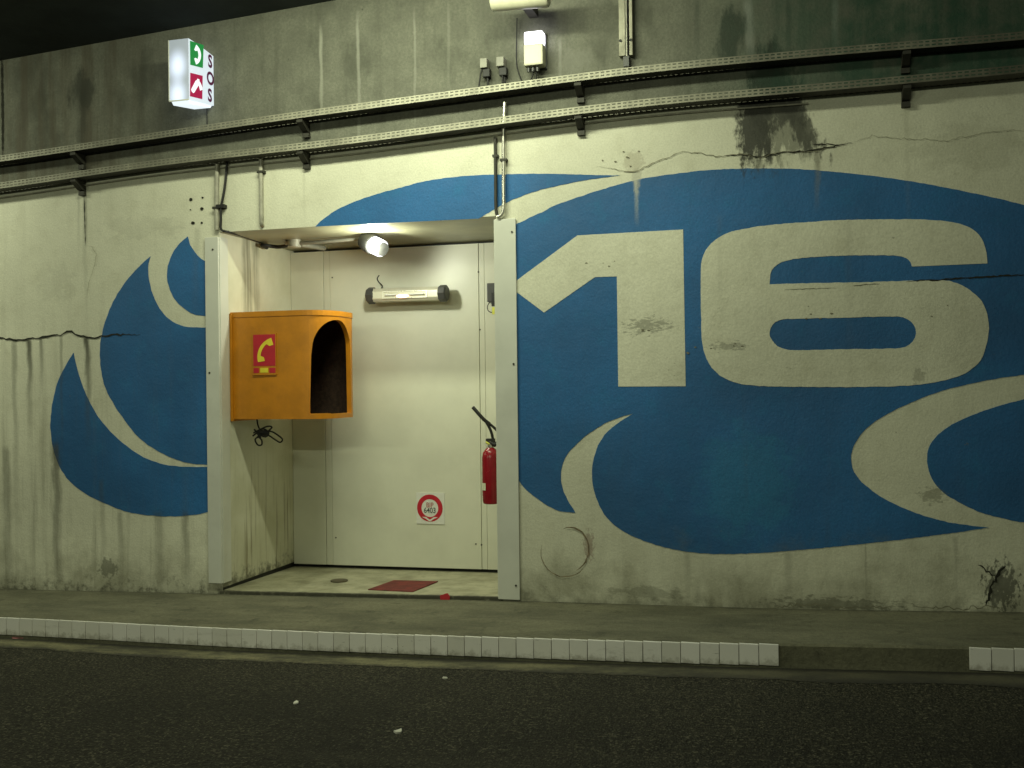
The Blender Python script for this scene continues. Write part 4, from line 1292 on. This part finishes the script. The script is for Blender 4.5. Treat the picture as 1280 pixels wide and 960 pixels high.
for (u0, u1) in ((663, 668), (670, 672)):
    MB().tube(curve_pts([P(u1, 86, -0.07), P(u1 - 1.5, 91, -0.06), P(u0, 103, -0.05)]), 0.0045, 8).build('lead', M['black'], lan, smooth=True)
for (ua, ub, va, vb, lab, leads) in ((599.5, 608.5, 73, 84, 'small grey socket box left in the pair above the trays', ((604, 84), (601, 92), (598.5, 109))),
                                   (620, 629.5, 71, 82, 'small grey socket box right in the pair above the trays', ((626, 82), (628, 92), (628, 104)))):
    y_ = -0.075
    a_, b_ = P(ua, va, y_), P(ub, vb, y_)
    so = thing('socket_box', lab, 'socket', ((a_.x + b_.x) / 2, 0, b_.z), 'socket boxes above the trays')
    MB().box(a_.x, b_.x, y_, -0.001, b_.z, a_.z).build('casing', M['socket'], so, bevel=0.004)
    MB().box(a_.x + 0.012, b_.x + 0.012, -0.055, -0.012, b_.z - 0.055, b_.z - 0.0005).build('plug', M['black'], so, bevel=0.005)
    MB().tube(curve_pts([P(u, v, -0.045) for u, v in leads]), 0.006, 8).build('lead', M['black'], so, smooth=True)
    q = [P(ub - 1, vb + 3, -0.03), P(ub + 1, vb + 12, -0.03), P(ub + 1.5, vb + 24, -0.03)]
    MB().tube(curve_pts(q), 0.008, 8).build('lead', M['black'], so, smooth=True)
hy_ = -0.34
ha, hb = P(615, 1, hy_), P(686, -4, hy_)
hn = thing('cream_luminaire', 'cream cylindrical casing high on the wall above the lit wall lantern', 'lamp', (ha + hb) / 2)
dv = (hb - ha).normalized()
MB().tube([ha, ha + dv * 0.012, hb - dv * 0.012, hb], [0.055, 0.064, 0.064, 0.055], 24).build('casing', M['creamplastic'], hn, smooth=True)
mp = (ha + hb) / 2
MB().box(mp.x - 0.03, mp.x + 0.03, hy_ + 0.05, -0.001, mp.z + 0.0, mp.z + 0.05).build('wall_arm', M['galvdark'], hn)
MB().tube(curve_pts([(P(646, 0, -0.03).x, -0.03, mp.z), P(646, 40, -0.02), P(645.5, 75, -0.02), P(648, 90, -0.03), P(653, 103, -0.05)]), 0.0042, 8).build('feed_cable', M['black'], hn, smooth=True)
du = thing('cable_duct', 'upright twin cable duct with a dark slot running up from the upper tray', 'cable duct', P(781, 69, 0))
ztop = P(781, -30, 0).z; zbot = P(781, 69.5, -0.05).z
for (a, b) in ((773.5, 781.5), (786.5, 790.5)):
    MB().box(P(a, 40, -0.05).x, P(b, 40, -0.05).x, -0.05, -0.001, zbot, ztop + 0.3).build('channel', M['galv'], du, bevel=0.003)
MB().box(P(782, 40, -0.03).x, P(784, 40, -0.03).x, -0.042, -0.001, zbot, ztop + 0.3).build('channel', M['conduit'], du)
MB().tube([P(784.8, 84, -0.03), P(784.8, 68, -0.028), (P(784.8, 68, -0.028).x, -0.028, ztop)], 0.008, 8).build('cable', M['black'], du, smooth=True)
MB().box(P(779, 70, -0.04).x, P(786, 70, -0.04).x, -0.04, -0.001, P(780, 83, -0.04).z, zbot - 0.0005).build('foot_sleeve', M['dark'], du)
for (u, v) in ((775.5, 51), (788.5, 50)):
    p = P(u, v, -0.05)
    MB().tube([(p.x, -0.056, p.z), (p.x, -0.049, p.z)], 0.009, 10).build('screw', M['black'], du)

# ------------------------------------------------------------------ kerb tiles
TP = 0.1027
xe = P(974, 818, KY - 0.012).x
xr = P(1212, 820, KY - 0.012).x
tm = MB()
tw, thh = TP - 0.0032, 0.112
tm.box(0, tw, -0.012, 0.004, -thh, 0)
tile_me = None


def tiles(x_start, count, lab):
    global tile_me
    t = thing('kerb_tiling', lab, 'kerb', (x_start, KY, kerb_z(x_start)), 'white tile runs along the kerb')
    for k in range(count):
        x = x_start + k * TP
        if tile_me is None:
            ob = tm.build('tile', M['tile'], t, bevel=0.002)
            tile_me = ob.data
            # mesh was shifted by the parent origin; bring it back to local zero
            o0 = origin_of(t)
            for v in tile_me.vertices: v.co += o0
        else:
            ob = bpy.data.objects.new('tile', tile_me)
            COL.objects.link(ob)
            ob.parent = t
        slope = (kerb_z(x + tw) - kerb_z(x)) / tw
        ob.rotation_euler = (random.uniform(-0.012, 0.012), random.uniform(-0.003, 0.003), random.uniform(-0.006, 0.006))
        ob.location = Vector((x, KY - 0.004, kerb_z(x) + 0.0015)) - origin_of(t)
    return t


random.seed(9)
nL = 62
tiles(xe - nL * TP, nL, 'long run of white kerb tiles along the pavement in front of the alcove')
tiles(xr, 22, 'short run of white kerb tiles after the gap, at the right edge')

# ------------------------------------------------------------------ litter on the road


def scrap(u, v, w, h, lab, mat, name='litter_scrap'):
    z = 0
    for _ in range(5):
        p = PZ(u, v, z)
        k = min(1, max(0, (-0.88 - p.y) / 4))
        z = road_z(p.x) * (1 - k) + k * (0.004 + 0.0275 * p.x) - 0.012 * k
    p = PZ(u, v, z + 0.005)
    m = MB()
    n_ = 9
    top = [(p.x + w * random.uniform(0.7, 1.1) * cos(t), p.y + h * random.uniform(0.7, 1.2) * sin(t), z + 0.004 + random.uniform(0, 0.007)) for t in frange(0, 2 * pi, n_)[:-1]]
    bot = [(a, b, z + 0.001) for a, b, c_ in top]
    m.add(top + bot, [tuple(range(n_)), tuple(range(2 * n_ - 1, n_ - 1, -1))] + [(i, (i + 1) % n_, n_ + (i + 1) % n_, n_ + i) for i in range(n_)])
    tag(m.build(name, mat, origin=(p.x, p.y, z)), lab, 'litter', 'scraps of litter on the road')


random.seed(4)
scrap(498, 914, 0.019, 0.026, 'larger white paper scrap, nearest on the dark asphalt', M['paper'])
scrap(370, 878, 0.013, 0.018, 'white paper scrap on the asphalt, leftmost out on the road', M['paper'])
scrap(556, 847, 0.014, 0.014, 'thin white scrap lying just beyond the gutter strip', M['paper'])
scrap(22, 797, 0.055, 0.03, 'crumpled pinkish scrap in the gutter under the kerb tiles', M['pinkpaper'])

# ------------------------------------------------------------------ light
w = bpy.data.worlds.new('World')
S.world = w
w.use_nodes = True
bg = w.node_tree.nodes['Background']
bg.inputs[0].default_value = (0.75, 0.95, 0.72, 1)
bg.inputs[1].default_value = 0.03


def area(x, y, z, sx, sy, power, color, tilt, parent=None):
    l = bpy.data.lights.new('tunnel_light', 'AREA')
    l.shape = 'RECTANGLE'; l.size = sx; l.size_y = sy; l.energy = power; l.color = color
    o = bpy.data.objects.new('tunnel_light', l)
    COL.objects.link(o)
    o.location = (x, y, z)
    o.rotation_euler = (tilt, 0, 0)
    return o


WARM = (0.94, 1.0, 0.70)
lx = P(430, 100, -1.5).x
for x, y, pw, tl in ((lx, -1.45, 66, 34), (lx - 5.2, -1.45, 46, 34), (lx + 1.2, -9.0, 118, 50), (lx - 4.4, -9.0, 74, 50)):
    area(x, y, ceil_z(x) - 0.17, 2.2, 0.14, pw, WARM, radians(tl))
    m = MB()
    m.box(x - 1.15, x + 1.15, y - 0.13, y + 0.13, ceil_z(x) - 0.13, ceil_z(x) - 0.045)
    m.build('luminaire_housing', M['galvdark'], ceiling, bevel=0.01)
# floodlight glow
l = bpy.data.lights.new('floodlight_glow', 'POINT')
l.energy = 25; l.color = (0.96, 1.0, 0.80); l.shadow_soft_size = 0.04
o = bpy.data.objects.new('floodlight_glow', l)
COL.objects.link(o)
o.location = fp + ax * 0.10 + Vector((0, -0.11, -0.03))

S.view_settings.view_transform = 'Standard'
S.view_settings.look = 'None'
S.view_settings.exposure = 0.0
S.view_settings.gamma = 1.0
S.view_settings.use_curve_mapping = False
S.cycles.max_bounces = 6
S.cycles.use_denoising = True
